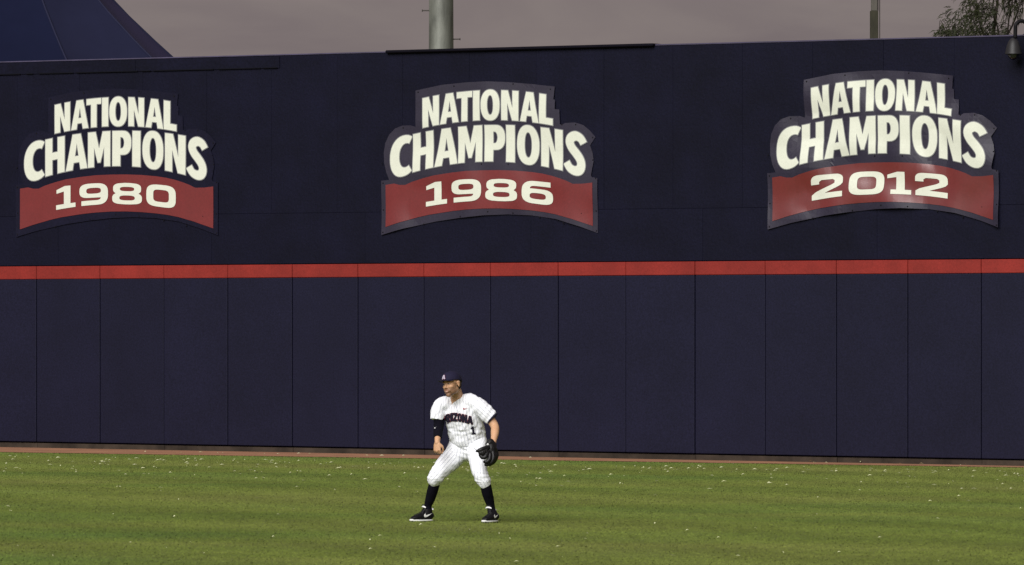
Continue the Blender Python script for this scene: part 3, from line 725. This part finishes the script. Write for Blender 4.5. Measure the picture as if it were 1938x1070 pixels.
# right-hand fingers (screen left): palm faces back, thumb towards the body
def hand(w, d, s_, nrm, curl, bv, bf, scale=1.0, spread=.0):
    d = d.normalized(); s_ = (s_-d*s_.dot(d)).normalized(); nrm = (nrm-d*nrm.dot(d)-s_*nrm.dot(s_)).normalized(); L_ = scale
    capped([w, w+d*.035*L_, w+d*.085*L_], [(.027*L_, .018*L_), (.038*L_, .019*L_), (.040*L_, .016*L_)], bv, bf, s_, 18)
    for i, (off, ln, r0) in enumerate(((.031, .072, .0088), (.0105, .080, .0092), (-.0105, .074, .0088), (-.031, .058, .0078))):
        b0 = w+d*.082*L_+s_*off*L_; dd = (d+s_*off*spread*8).normalized(); pts = [b0-dd*.02, b0]; ang = 0; p_ = b0
        for j, fr in enumerate((.45, .31, .24)):
            ang += R(curl[j]*(1+.12*i)); v_ = dd*math.cos(ang)+nrm*math.sin(ang); p_ = p_+v_*ln*fr*L_; pts.append(p_)
        capped(pts, [r0*L_, r0*L_, r0*L_*.97, r0*L_*.9, r0*L_*.78], bv, bf, s_, 12)
    tb = w+d*.025*L_+s_*.022*L_
    capped([tb, tb+(d*.5+s_*.6+nrm*.35).normalized()*.034*L_, tb+(d*.5+s_*.6+nrm*.35).normalized()*.034*L_+(d*.9+s_*.05+nrm*.6).normalized()*.027*L_, tb+(d*.5+s_*.6+nrm*.35).normalized()*.034*L_+(d*.9+s_*.05+nrm*.6).normalized()*.027*L_+(d*.9-s_*.3+nrm*.6).normalized()*.022*L_],
           [.016*L_, .0125*L_, .0108*L_, .009*L_], bv, bf, s_, 12)
hand(P(295, 500, -.222), Vector((0, -.10, -1)), Vector((.86, -.50, 0)), Vector((.50, .86, .1)), (40, 62, 50), bv, bf, 1.08, .06)
hand(P(645, 508, -.345), Vector((-.25, -.12, -.95)), Vector((-.6, -.8, .05)), Vector((-.75, .6, 0)), (15, 20, 15), bv, bf, .92)
# legs
capped([P(448, 530, .12), P(400, 590, .09), P(345, 645, .04), P(290, 697, .0), P(274, 770, .055), P(250, 855, .15), P(235, 900, .195), P(229, 940, .20)], [.095, .088, .075, .055, .046, .040, .030, .030], bv, bf)
capped([P(535, 530, .04), P(545, 590, -.04), P(555, 650, -.14), P(563, 700, -.22), P(598, 776, -.205), P(617, 855, -.13), P(629, 900, -.10), P(636, 945, -.10)], [.095, .088, .076, .055, .046, .040, .030, .030], bv, bf)
# feet inside the shoes
FL = (P(240, 968, .205), Vector((-.86, -.51, 0)).normalized()); FR = (P(655, 968, -.09), Vector((-.54, -.84, 0)).normalized())
for (hp, fd) in (FL, FR):
    hp2 = Vector((hp.x, hp.y, .048)); capped([hp2-fd*.01, hp2+fd*.06, hp2+fd*.14, hp2+fd*.180], [(.026, .028), (.028, .026), (.028, .016), (.022, .010)], bv, bf, Vector((0, 0, 1)).cross(fd))
sphere_geo(P(418, 245, -.075), (.060, .050, .050), None, bv, bf)
body = blob('body', bv, bf, .0042, 5)
# skin colour by place: stubble, lips, brows
co = coords(body); d0 = co-np.array(hc); hm = np.stack([d0@np.array(a_) for a_ in hax], 1)/HS
ff, ss, uu_ = hm[:, 0], np.abs(hm[:, 1]), hm[:, 2]
near = (np.linalg.norm(d0, axis=1) < .2)
stub = np.clip(1-np.maximum(0, (uu_+.048)/.022), 0, 1)*np.clip((uu_+.125)/.02, 0, 1)*np.clip((ff-.0)/.03, 0, 1)*near
stub = np.maximum(stub, np.clip(1-np.abs(ss-.066)/.016, 0, 1)*np.clip((.02-uu_)/.02, 0, 1)*np.clip((uu_+.12)/.03, 0, 1)*np.clip((ff+.0)/.015, 0, 1)*np.clip((.055-ff)/.02, 0, 1)*near)
mouth_gap = np.clip(1-np.abs(uu_+.066)/.0050, 0, 1)*np.clip(1-(ss/.022)**4, 0, 1)*(ff > .07)*near
lips = np.clip(1-np.abs(uu_+.066)/.016, 0, 1)**.5*np.clip(1-(ss/.024)**4, 0, 1)*(ff > .072)*near
brow = np.clip(1-np.abs(uu_-.021-.1*(ss-.03)*0)/.0058, 0, 1)*(ss > .008)*(ss < .050)*(ff > .055)*near
colr = np.tile(np.array([.50, .285, .165]), (len(co), 1))
def mixc(mask, c, k=1.0):
    global colr
    m_ = (np.clip(mask, 0, 1)*k)[:, None]; colr = colr*(1-m_)+np.array(c)*m_
mixc(stub, (.10, .052, .03), .75); mixc(lips, (.38, .14, .10), .8); mixc(mouth_gap, (.62, .55, .46), .9); mixc(brow, (.045, .025, .015), .95)
ca_ = body.color_attributes.new('skin', 'FLOAT_COLOR', 'POINT'); ca_.data.foreach_set('color', np.concatenate([colr, np.ones((len(co), 1))], 1).ravel().astype('f'))
ms = pmat('skin', (.5, .28, .16), .52, .35, bump=.12, bscale=120); t = ms.node_tree; b = t.nodes['Principled BSDF']
an = N(t, 'ShaderNodeAttribute', attribute_name='skin'); t.links.new(an.outputs['Color'], b.inputs['Base Color']); b.inputs['Subsurface Weight'].default_value = .08; b.inputs['Subsurface Radius'].default_value = (.02, .008, .004)
link('body', body, ms, man)
# eyes
em = pmat('eye_white_shaded', (.36, .31, .27), .35, .4); im = pmat('iris', (.018, .010, .006), .15, .6)  # eye whites darkened, their shade put into the colour
for s_ in (-1, 1):
    vs, fs = [], []; sphere_geo(H(.0735, s_*.029, .003), (.0116, .0138, .0052), hax, vs, fs); e_ = link('eye', mesh('eye', vs, fs, True), em, man)
    vs, fs = [], []; sphere_geo(H(.083, s_*.029-.001, .003), (.0045, .0065, .0056), hax, vs, fs); link('iris', mesh('iris', vs, fs, True), im, e_)
# short hair round the back and temples
hm_ = pmat('dark_brown_hair', (.030, .017, .010), .8, .3, bump=.8, bscale=300)
vs, fs = [], []
sphere_geo(H(-.022, 0, .022), tuple(x*HS for x in (.094, .0785, .080)), hax, vs, fs)
sphere_geo(H(-.050, 0, -.022), tuple(x*HS for x in (.055, .062, .048)), hax, vs, fs)
for s_ in (): sphere_geo(H(.018, s_*.070, .004), tuple(x*HS for x in (.007, .004, .018)), hax, vs, fs)
link('hair', blob('hair', vs, fs, .005, 3), hm_, man)
# cap
cm = pmat('navy_cap_cloth', (.009, .0075, .028), .8, .25, bump=.3, bscale=400, var=.1, vscale=30)
cap = None
vs, fs = [], []; seg, rg = 48, 16
def cap_pt(a, t):   # a around, t 0 (rim) .. 1 (button)
    ca, sa = math.cos(a), math.sin(a); ph = t*math.pi/2
    rr = math.cos(ph)**.80; zz_ = math.sin(ph)**1.05
    rim = .026+.006*ca if ca > 0 else .026-.030*(-ca)**1.0*.9
    pf = .112 if ca > 0 else .112
    return H(-.006+pf*ca*rr+ (.006*math.sin(ph) if ca > 0 else 0), .088*sa*rr, rim+.004+.094*zz_-(rim-.02)*zz_*.9)
for i in range(rg):
    for k in range(seg): vs.append(cap_pt(2*math.pi*k/seg, i/rg))
vs.append(cap_pt(0, 1)); 
for i in range(rg-1):
    for k in range(seg): a = i*seg+k; b = i*seg+(k+1) % seg; fs.append((a, b, b+seg, a+seg))
for k in range(seg): fs.append(((rg-1)*seg+k, (rg-1)*seg+(k+1) % seg, rg*seg))
cmesh = mesh('cap', vs, fs, True); cap = link('cap', cmesh, cm, man)
so = cap.modifiers.new('th', 'SOLIDIFY'); so.thickness = .004
vs, fs = [], []; nb = 24; nr = 7
for layer_ in (0, 1):
    for i in range(nr):
        t = i/(nr-1)
        for k in range(nb+1):
            a = R(-58+116*k/nb); base = (.110*math.cos(a)-.006, .086*math.sin(a)); ext = .066*max(0, math.cos(a*1.5))**.6
            f_ = base[0]+ext*t; s_ = base[1]*(1+.05*t)
            u_ = .040+.004*t-(s_*s_)*(1.6+1.2*t) - (.004 if layer_ else 0); vs.append(H(f_, s_, u_))
o1 = nr*(nb+1)
for i in range(nr-1):
    for k in range(nb):
        a = i*(nb+1)+k; fs.append((a, a+1, a+nb+2, a+nb+1)); fs.append((a+o1, a+o1+nb+1, a+o1+nb+2, a+o1+1))
for k in range(nb): a = (nr-1)*(nb+1)+k; fs.append((a, a+1, a+1+o1, a+o1))
link('brim', mesh('brim', vs, fs, True), cm, cap)
vs, fs = [], []; sphere_geo(cap_pt(0, 1), (.009, .009, .005), hax, vs, fs); link('button', mesh('button', vs, fs, True), cm, cap)
bpy.context.view_layer.update()
def decal(name, polysets, target_me, mat, parent, frame, lift=.003, cut=.012, dirv=Vector((0, 1, 0))):
    """flat lettering laid on a garment: frame(x, y) -> start point; cast along dirv on the garment mesh"""
    bm = flat_bm(polysets, cut); tb = bmesh.new(); tb.from_mesh(target_me); tree_ = BVHTree.FromBMesh(tb)
    bad = []
    for v_ in bm.verts:
        o_ = frame(v_.co.x, v_.co.z); hit = tree_.ray_cast(o_, dirv, 3)
        if hit[0] is None:
            hit = tree_.find_nearest(o_+dirv*(.5))
        v_.co = hit[0]-dirv*lift*.6+ (hit[1] if hit[1].dot(dirv) < 0 else -hit[1])*lift*.6
    far = [f for f in bm.faces if max(v_.co.dot(dirv) for v_ in f.verts)-min(v_.co.dot(dirv) for v_ in f.verts) > .036]
    bmesh.ops.delete(bm, geom=far, context='FACES')
    tb.free(); bmesh.ops.recalc_face_normals(bm, faces=bm.faces)
    return link(name, bm_mesh(bm, name, False), mat, parent)
def cellpoly(g, x0, x1, yt0, yt1, yb0, yb1, shear=0.0):
    out_ = []
    for p in G[g]:
        out_.append([((x0+a_*(x1-x0))+shear*(1-b_), (yb0+(yb1-yb0)*a_)+((yt0+(yt1-yt0)*a_)-(yb0+(yb1-yb0)*a_))*b_) for a_, b_ in resample(p, .25)])
    return out_
def crop_polys(cells): # crop pixels -> metres (x, z)
    return [[[((x-400)/K, (1003-y)/K) for x, y in q] for q in c] for c in cells]
wm = pmat('white_applique', (.75, .74, .76), .7, .3); rm_ = pmat('red_applique', (.30, .022, .030), .7, .3); nm_ = pmat('navy_applique', (.012, .010, .022), .8, .2)
A_cells = [cellpoly('A', 0, 1, 1, 1, 0, 0)]
capfr = lambda x, y: H(.30, (x-.5)*.038, .050+y*.036)
decal('cap_emblem_edge', [[[(a_, b_) for a_, b_ in [(-.08, -.06), (1.08, -.06), (.74, 1.08), (.26, 1.08)]]]], cmesh, pmat('dull_red_thread', (.12, .025, .05), .8, .2), cap, capfr, .005, .2, -hf)
decal('cap_emblem', A_cells, cmesh, pmat('pale_thread', (.42, .38, .46), .8, .2), cap, capfr, .008, .2, -hf)

# ---- uniform cloth
def stripe_mat(name, base=(.80, .815, .86)):
    m = pmat(name, base, .85, .2, bump=.25, bscale=55, sheen=.1); t = m.node_tree; b = t.nodes['Principled BSDF']
    a_ = N(t, 'ShaderNodeAttribute', attribute_name='stripe')
    fr = N(t, 'ShaderNodeMath', operation='FRACT'); t.links.new(a_.outputs['Fac'], fr.inputs[0])
    ab = N(t, 'ShaderNodeMath', operation='SUBTRACT'); t.links.new(fr.outputs[0], ab.inputs[0]); ab.inputs[1].default_value = .5
    ab2 = N(t, 'ShaderNodeMath', operation='ABSOLUTE'); t.links.new(ab.outputs[0], ab2.inputs[0])
    lt = N(t, 'ShaderNodeMapRange'); lt.interpolation_type = 'SMOOTHSTEP'; lt.inputs[1].default_value = .035; lt.inputs[2].default_value = .085; lt.inputs[3].default_value = 1; lt.inputs[4].default_value = 0
    t.links.new(ab2.outputs[0], lt.inputs[0])
    mi = N(t, 'ShaderNodeMix'); mi.data_type = 'RGBA'; mi.inputs[6].default_value = (*base, 1); mi.inputs[7].default_value = (.30, .31, .40, 1)
    t.links.new(lt.outputs[0], mi.inputs[0]); t.links.new(mi.outputs[2], b.inputs['Base Color'])
    return m
SM = stripe_mat('white_pinstripe_cloth')
def fold(me, amp, fn, seed=0):
    c_ = coords(me); n_ = normals(me); d_ = np.array([fn(Vector(p_)) for p_ in c_])
    setc(me, c_+n_*(d_*amp)[:, None])
def stripes(me, bones, sp):
    """bones: (a, b, side axis, radius); stripe coordinate = distance round the limb / spacing"""
    c_ = coords(me); best = np.full(len(c_), 1e9); val = np.zeros(len(c_))
    for bi, (a_, b_, sd_, wgt, off) in enumerate(bones):
        a = np.array(a_); ab = np.array(b_)-a; L2 = ab@ab; tt = np.clip(((c_-a)@ab)/L2, 0, 1); pr = a+tt[:, None]*ab; dd = np.linalg.norm(c_-pr, axis=1)/wgt
        ax_ = ab/np.sqrt(L2); s_ = np.array(sd_)-ax_*(np.array(sd_)@ax_); s_ /= np.linalg.norm(s_); o_ = np.cross(ax_, s_)
        rel = c_-pr; x_ = rel@s_; y_ = rel@o_; ang = np.arctan2(x_, np.abs(y_)+1e-6)
        u_ = x_*(1+.22*np.clip(x_/wgt, -1, 1)**2)/sp+off
        m_ = dd < best; best[m_] = dd[m_]; val[m_] = u_[m_]
    at2 = me.attributes.new('stripe', 'FLOAT', 'POINT'); at2.data.foreach_set('value', (val+100).astype('f'))
# jersey: torso and two sleeves as one garment
jv, jf = [], []
capped([P(490, 505, .08), P(489, 490, .07), P(483, 462, .05), P(472, 410, .01), P(459, 350, -.03), P(446, 292, -.07), P(434, 255, -.085)],
       [(.168, .130), (.190, .150), (.196, .155), (.192, .150), (.190, .145), (.186, .125), (.13, .09)], jv, jf, SHAX, 32)
capped([P(470, 228, -.115), P(425, 240, -.09), P(385, 243, -.075)], [.045, .06, .045], jv, jf)
capped([P(345, 262, -.06), P(318, 268, -.05), P(302, 310, -.05)], [.078, .074, .074], jv, jf)
tube_geo([P(318, 266, -.05), P(305, 300, -.05), P(295, 340, -.055), P(291, 366, -.06)], [(.070, .070), (.076, .074), (.078, .076), (.074, .072)], Vector((1, 0, 0)), 28, jv, jf)
capped([P(490, 245, -.12), P(528, 258, -.14), P(560, 290, -.15)], [.080, .078, .080], jv, jf)
tube_geo([P(530, 255, -.14), P(565, 285, -.15), P(600, 320, -.16), P(638, 354, -.17)], [(.074, .074), (.082, .080), (.084, .080), (.074, .070)], Vector((.7, 0, .7)), 28, jv, jf)
jersey = blob('jersey', jv, jf, .008, 4)
SA = [(P(318, 262, -.05), P(291, 366, -.06)), (P(528, 250, -.14), P(640, 352, -.17))]
def jf_(p):
    # long soft folds: diagonals pulled from the armpits, blousing at the belt
    a = noise.noise(Vector((p.x*9+p.z*4, p.y*6, p.z*7+3))); b = noise.noise(Vector((p.x*26-p.z*14, p.y*15, p.z*12)))
    lowb = max(0, 1-abs(p.z-.90)/.13); c = noise.noise(Vector((p.x*22, p.y*14, p.z*30)))
    return a*.9+b*.55+c*lowb*1.1
fold(jersey, .0125, jf_)
stripes(jersey, [(P(488, 520, .07), P(440, 240, -.09), SHAX, .19, 0), (SA[0][0], SA[0][1], Vector((1, 0, 0)), .075, .3), (SA[1][0], SA[1][1], Vector((.7, 0, .7)), .08, .6)], .033)
# V neck opening: delete the cloth inside a wedge at the throat
bm = bmesh.new(); bm.from_mesh(jersey)
vb, vl, vr = P(404, 252), P(358, 205), P(452, 188)
for e_ in (vl, vr):
    d_ = e_-vb; nrm_ = Vector((d_.z, 0, -d_.x)).normalized()
    gg = [f for f in bm.faces if f.calc_center_median().z > vb.z-.02]; ge = list({e for f in gg for e in f.edges}); gv = list({v_ for f in gg for v_ in f.verts})
    bmesh.ops.bisect_plane(bm, geom=gg+ge+gv, plane_co=(vb.x, 0, vb.z), plane_no=nrm_)
dele = []
for f in bm.faces:
    c_ = f.calc_center_median()
    if c_.y > -.06: continue
    ok_ = True
    for e_, sg in ((vl, 1), (vr, -1)):
        d_ = e_-vb; w_v = c_-vb
        if (d_.x*w_v.z-d_.z*w_v.x)*sg > 0: ok_ = False
    if ok_ and c_.z > vb.z: dele.append(f)
bmesh.ops.delete(bm, geom=dele, context='FACES'); bm.to_mesh(jersey); bm.free()
jo = link('jersey', jersey, SM, man)
# dark collar line along the V
navy = pmat('navy_trim', (.012, .011, .028), .8, .2)
# sleeve cuffs
for (a_, b_), r0, nm in ((SA[0], (.076, .074), 'sleeve_trim'), (SA[1], (.073, .070), 'sleeve_trim')):
    d_ = (b_-a_).normalized(); e_ = P(291, 366, -.06) if nm and r0[0] == .076 else P(638, 354, -.17)
    if r0[0] == .076: continue
    sdv = Vector((.7, 0, .7))
    vs, fs = tube_geo([e_-d_*.006, e_+d_*.009], [tuple(x*.985 for x in r0)]*2, sdv, 32, sub=2); link('sleeve_trim', mesh('sleeve_trim', vs, fs, True), navy if r0[0] != .076 else SM, jo)
# placket + buttons
def on_surface(me, pts, dirv=Vector((0, 1, 0)), lift=.002):
    tb = bmesh.new(); tb.from_mesh(me); tr_ = BVHTree.FromBMesh(tb); o_ = []
    for p_ in pts:
        h_ = tr_.ray_cast(p_-dirv*1.0, dirv, 3); o_.append((h_[0]-dirv*lift) if h_[0] else p_)
    tb.free(); return o_
pk = on_surface(jersey, [P(403+k*5.2, 256+k*14) for k in range(18)])
vs, fs = [], []
for i, p_ in enumerate(pk): vs += [p_+Vector((-.0025, 0, 0)), p_+Vector((.0025, 0, 0))]; 
for i in range(len(pk)-1): a = 2*i; fs.append((a, a+1, a+3, a+2))
link('placket_seam', mesh('placket_seam', vs, fs), pmat('seam_grey', (.42, .43, .48), .9, .1), jo)
for k in (1, 4, 13, 16):
    vs, fs = [], []; sphere_geo(pk[k]+Vector((.012, 0, 0)), (.006, .003, .006), None, vs, fs, 10, 6); link('button', mesh('button', vs, fs, True), pmat('button_grey', (.5, .5, .5), .4, .5) if k == 1 else bpy.data.materials['button_grey'], jo)
# lettering
word = [cellpoly('Aside', 331, 364, 343, 334, 396, 384), cellpoly('R', 351, 374, 331, 325, 383, 375), cellpoly('I', 378, 392, 323, 321, 373, 371),
        cellpoly('Z', 396, 420, 321, 321, 371, 372), cellpoly('O', 423, 447, 322, 325, 372, 375), cellpoly('N', 450, 481, 327, 334, 376, 383), cellpoly('A', 483, 516, 337, 345, 384, 391)]
fr_ = lambda x, z: Vector((x, -1.2, z))
wp = crop_polys(word); ed_ = [[offset(p, .0042, i == 0) for i, p in enumerate(q)] for q in wp]
wp2 = [[offset(p, .0024, i == 0) for i, p in enumerate(q)] for q in wp]
decal('team_name_edge', ed_, jersey, rm_, jo, fr_, .003, .015)
decal('team_name', wp2, jersey, nm_, jo, fr_, .006, .015)
npoly = crop_polys([cellpoly('B1', 497, 524, 405, 402, 457, 452, 7)])
npoly = [[[(x-.006+.012*(1-0), z) for x, z in q] for q in c] for c in npoly]
decal('jersey_number', npoly, jersey, nm_, jo, fr_, .006, .015)
def swoosh(x0, x1, y0, y1, flip=False):
    p = [(0, .35), (.10, .0), (.28, .02), (1, 1.0), (.34, .42), (.20, .40), (.16, .60), (.20, .95), (.05, .70)]
    p = [(0, .30), (.06, .05), (.18, .0), (.36, .08), (1, .95), (.40, .40), (.26, .36), (.20, .48), (.24, .80), (.07, .58)]
    return [[((x0+a_*(x1-x0)-400)/K, (1003-(y1+(y0-y1)*b_))/K) for a_, b_ in p]]
decal('chest_mark', [swoosh(456, 490, 285, 298)], jersey, rm_, jo, fr_, .005, .02)
# pants
pv, pf = [], []
capped([P(490, 480, .08), P(488, 520, .085), P(488, 555, .09)], [(.172, .130), (.182, .140), (.150, .125)], pv, pf, SHAX, 32)
tube_geo([P(452, 505, .12), P(424, 560, .10), P(382, 612, .07), P(335, 658, .03), P(296, 700, -.005), P(279, 738, .025), P(276, 766, .05)],
         [(.125, .13), (.125, .125), (.110, .112), (.098, .10), (.084, .085), (.074, .076), (.060, .062)], Vector((.75, 0, -.66)), 32, pv, pf)
tube_geo([P(540, 505, .05), P(546, 560, -.01), P(550, 615, -.09), P(556, 660, -.16), P(566, 705, -.225), P(583, 742, -.225), P(598, 774, -.205)],
         [(.112, .13), (.112, .125), (.094, .112), (.083, .10), (.078, .086), (.072, .076), (.060, .062)], Vector((1, 0, 0)), 32, pv, pf)
pants = blob('trousers', pv, pf, .008, 4)
kneeL, kneeR = P(285, 725, .0), P(572, 720, -.22)
def pf_(p):
    a = noise.noise(Vector((p.x*8, p.y*6, p.z*8+9))); b = noise.noise(Vector((p.x*20+p.z*10, p.y*14, p.z*22)))
    kl = max(0, 1-(p-kneeL).length/.13)+max(0, 1-(p-kneeR).length/.13); c = noise.noise(Vector((p.x*18, p.y*14, p.z*52)))
    cr_ = max(0, 1-(p-P(488, 570, -.02)).length/.16); e_ = noise.noise(Vector((p.x*14+p.z*30, p.y*10, p.z*34)))
    return a*.8+b*.45+c*kl*1.5+e_*cr_*1.3
fold(pants, .0125, pf_)
SX = Vector((1, 0, 0))
stripes(pants, [(P(500, 480, .08), P(490, 545, .08), SHAX, .185, 0), (P(450, 515, .12), P(290, 700, .0), Vector((.75, 0, -.66)), .105, .2), (P(290, 700, 0), P(276, 766, .05), SX, .08, .2), (P(540, 515, .05), P(563, 700, -.22), SX, .10, .5), (P(563, 700, -.22), P(598, 774, -.205), SX, .08, .5)], .033)
po = link('trousers', pants, SM, man)
# socks
sk = pmat('black_sock_knit', (.0045, .004, .008), .95, .08, bump=.4, bscale=300, var=.15, vscale=60)
for pts in ([P(278, 740, .04), P(274, 770, .055), P(263, 810, .10), P(250, 855, .15), P(235, 900, .195), P(229, 935, .20)], [P(586, 745, -.22), P(598, 776, -.205), P(606, 815, -.17), P(617, 855, -.13), P(629, 900, -.10), P(634, 935, -.095)]):
    vs, fs = [], []; capped(pts, [.056, .057, .057, .052, .041, .042], vs, fs); link('sock', blob('sock', vs, fs, .007, 2), sk, man)
# black compression sleeve on the screen-left arm
vs, fs = [], []; tube_geo([P(309, 330, -.05), P(306, 370, -.055), P(303, 405, -.065), P(300, 440, -.12), P(297, 477, -.185)], [.060, .056, .052, .048, .041], SX, 24, vs, fs)
arm = blob('arm_sleeve', vs, fs, .006, 3); fold(arm, .003, lambda p: noise.noise(Vector((p.x*20, p.y*20, p.z*60))))
ao = link('arm_sleeve', arm, sk, man)
decal('sleeve_mark', [swoosh(277, 288, 407, 418)], arm, wm, ao, fr_, .003, .02)
# shoes
shm = pmat('black_shoe_leather', (.0045, .004, .0055), .55, .18, bump=.3, bscale=60); solem = pmat('white_sole', (.62, .62, .60), .6, .4); lace = pmat('black_lace', (.02, .02, .02), .8, .2)
for si, (hp, fd) in enumerate((FL, FR)):
    hb = Vector((hp.x, hp.y, 0)); s_ = Vector((0, 0, 1)).cross(fd); Z_ = Vector((0, 0, 1))
    sh = empty('shoe', (0, 0, 0)); sh.parent = man
    vs, fs = [], []
    capped([hb-fd*.020+Z_*.058, hb+fd*.05+Z_*.055, hb+fd*.11+Z_*.046, hb+fd*.17+Z_*.036, hb+fd*.203+Z_*.030], [(.036, .044), (.038, .043), (.043, .034), (.043, .025), (.030, .016)], vs, fs, s_, 20)
    ank = P(233, 905, .198) if si == 0 else P(631, 905, -.097)
    tube_geo([hb+fd*.015+Z_*.06, Vector((ank.x, ank.y, .125))+fd*.003], [(.042, .050), (.043, .050)], s_, 20, vs, fs)
    capped([hb+fd*.09+Z_*.075, Vector((ank.x, ank.y, .135))+fd*.038], [(.026, .016), (.024, .010)], vs, fs, s_, 12)
    up_ = blob('upper', vs, fs, .006, 3)
    link('upper', up_, shm, sh)
    # sole: outline plate following the foot
    vs, fs = [], []; ol = []
    for k in range(36):
        a = 2*math.pi*k/36; l_ = .088+.138*math.cos(a); wd = (.046 if l_ > .1 else .040)*abs(math.sin(a))**.75*math.copysign(1, math.sin(a)); ol.append((l_, wd+.004*math.sin(l_*20)))
    for z0, sc in ((.003, .94), (.005, .98), (.015, .98), (.018, .92)):
        for l_, wd in ol: vs.append(hb+fd*(.095+(l_-.095)*sc)+s_*wd*sc+Z_*(z0+(.008 if l_ > .2 else 0)*(z0/.02)))
    for i in range(3):
        for k in range(36): a = i*36+k; b = i*36+(k+1) % 36; fs.append((a, b, b+36, a+36))
    fs.append(tuple(range(36))[::-1]); fs.append(tuple(range(108, 144)))
    link('sole', mesh('sole', vs, fs, True), solem, sh)
    for k in range(8):   # spikes
        l_ = (.0, .03, .17, .21)[k // 2]; w2 = .025*(1 if k % 2 else -1); b_ = hb+fd*l_+s_*w2
        vs, fs = tube_geo([b_+Z_*.008, b_-Z_*.006], [.006, .004], SX, 6, sub=1); link('spike', mesh('spike', vs, fs), shm, sh)
    # padded white collar and tongue
    for fr0, hh in ((.043, .150), (-.040, .128)):
        c_ = Vector((ank.x, ank.y, hh))+fd*fr0; vs, fs = [], []
        pts = [c_+s_*(.032*math.sin(a_))+fd*((.010 if fr0 > 0 else -.008)*math.cos(a_))+Z_*(.012*math.cos(a_)) for a_ in [R(x) for x in (-75, -40, 0, 40, 75)]]
        capped([x-Z_*.012 for x in pts], [.007, .009, .010, .009, .007], vs, fs); link('tongue' if fr0 > 0 else 'heel_collar', blob('tongue', vs, fs, .004, 2), wm, sh)
        if fr0 > 0:
            vs, fs = [], []; capped([x+Z_*.008+fd*.004 for x in pts], [.003, .005, .005, .005, .003], vs, fs); link('tongue_edge', blob('tongue_edge', vs, fs, .003, 1), lace, sh)
    vs, fs = [], []
    for k in range(5):
        c_ = hb+fd*(.085+.020*k)+Z_*(.098-.0085*k); capped([c_-s_*.022-Z_*.008, c_+Z_*.006, c_+s_*.022-Z_*.008], [.003]*3, vs, fs, fd, 8)
    link('laces', mesh('laces', vs, fs, True), lace, sh)
    # side mark
    sv = -s_ if s_.y > 0 else s_
    tb = lambda x, y, hb=hb, fd=fd, sv=sv: hb+fd*(.085-x*.105)+sv*.35+Z_*(.042+y*.048)
    pl = [[(0, .30), (.06, .05), (.18, .0), (.36, .08), (1, .95), (.40, .48), (.26, .44), (.20, .52), (.24, .80), (.07, .58)]]
    decal('side_mark', [pl], up_, solem, sh, tb, .004, .15, -sv)
# glove
gm = pmat('black_glove_leather', (.0035, .0030, .0036), .46, .30, bump=.4, bscale=45); gl = pmat('glove_lace', (.012, .010, .010), .6, .3)
glove = empty('baseball_glove', (0, 0, 0)); glove.location = man.location; props(glove, 'black leather fielding glove held beside the hip of the crouched outfielder', 'glove')
vs, fs = [], []
sphere_geo(P(630, 548, -.37), (.062, .058, .082), None, vs, fs); sphere_geo(P(640, 590, -.38), (.055, .050, .060), None, vs, fs)
capped([P(628, 506, -.35), P(634, 530, -.36)], [(.052, .045), (.058, .05)], vs, fs)
palm = link('palm', blob('palm', vs, fs, .005, 4), gm, glove)
fing = [([(655,545,-.35),(664,580,-.35),(650,618,-.36),(622,640,-.38)], .024), ([(642,560,-.40),(645,600,-.42),(628,628,-.43),(600,640,-.43)], .024),
        ([(625,575,-.43),(622,605,-.45),(606,622,-.46),(592,622,-.45)], .022), ([(612,560,-.43),(598,588,-.46),(580,596,-.46),(564,580,-.45)], .022)]
for pts, r_ in fing:
    vs, fs = [], []; capped([P(*q_) for q_ in pts], [r_*1.1, r_*1.1, r_, r_*.8], vs, fs); link('finger_stall', blob('finger_stall', vs, fs, .005, 2), gm, glove)
vs, fs = [], []; capped([P(612, 535, -.41), P(592, 540, -.44), P(568, 547, -.46), P(543, 556, -.46)], [.030, .026, .023, .014], vs, fs); link('thumb_stall', blob('thumb_stall', vs, fs, .005, 2), gm, glove)
vs, fs = [], []; capped([P(600, 555, -.44), P(580, 566, -.46), P(556, 566, -.46)], [(.036, .022), (.034, .018), (.020, .010)], vs, fs, Vector((0, 0, 1))); link('webbing', blob('webbing', vs, fs, .004, 2), gm, glove)
vs, fs = [], []
for k in range(5):
    a_ = P(607-k*12, 541+k*3.5, -.462-.004*k); b_ = P(600-k*10, 566+k*2.5, -.468-.003*k); capped([a_, a_.lerp(b_, .5)+Vector((0, -.006, 0)), b_], [.003]*3, vs, fs, SX, 8)
capped([P(548, 549, -.47), P(535, 545, -.475), P(527, 537, -.475)], [.003, .0025, .002], vs, fs, SX, 8)
link('lacing', mesh('lacing', vs, fs, True), gl, glove)
vs, fs = [], []; capped([P(600, 512, -.385), P(625, 503, -.40), P(652, 512, -.375)], [(.014, .010)]*3, vs, fs, Vector((0, 0, 1))); link('wrist_strap', blob('wrist_strap', vs, fs, .004, 2), gm, glove)
vs, fs = [], []; sphere_geo(P(611, 517, -.412), (.013, .006, .017), None, vs, fs); link('strap_patch', mesh('strap_patch', vs, fs, True), pmat('patch_grey', (.45, .45, .45), .4, .5), glove)
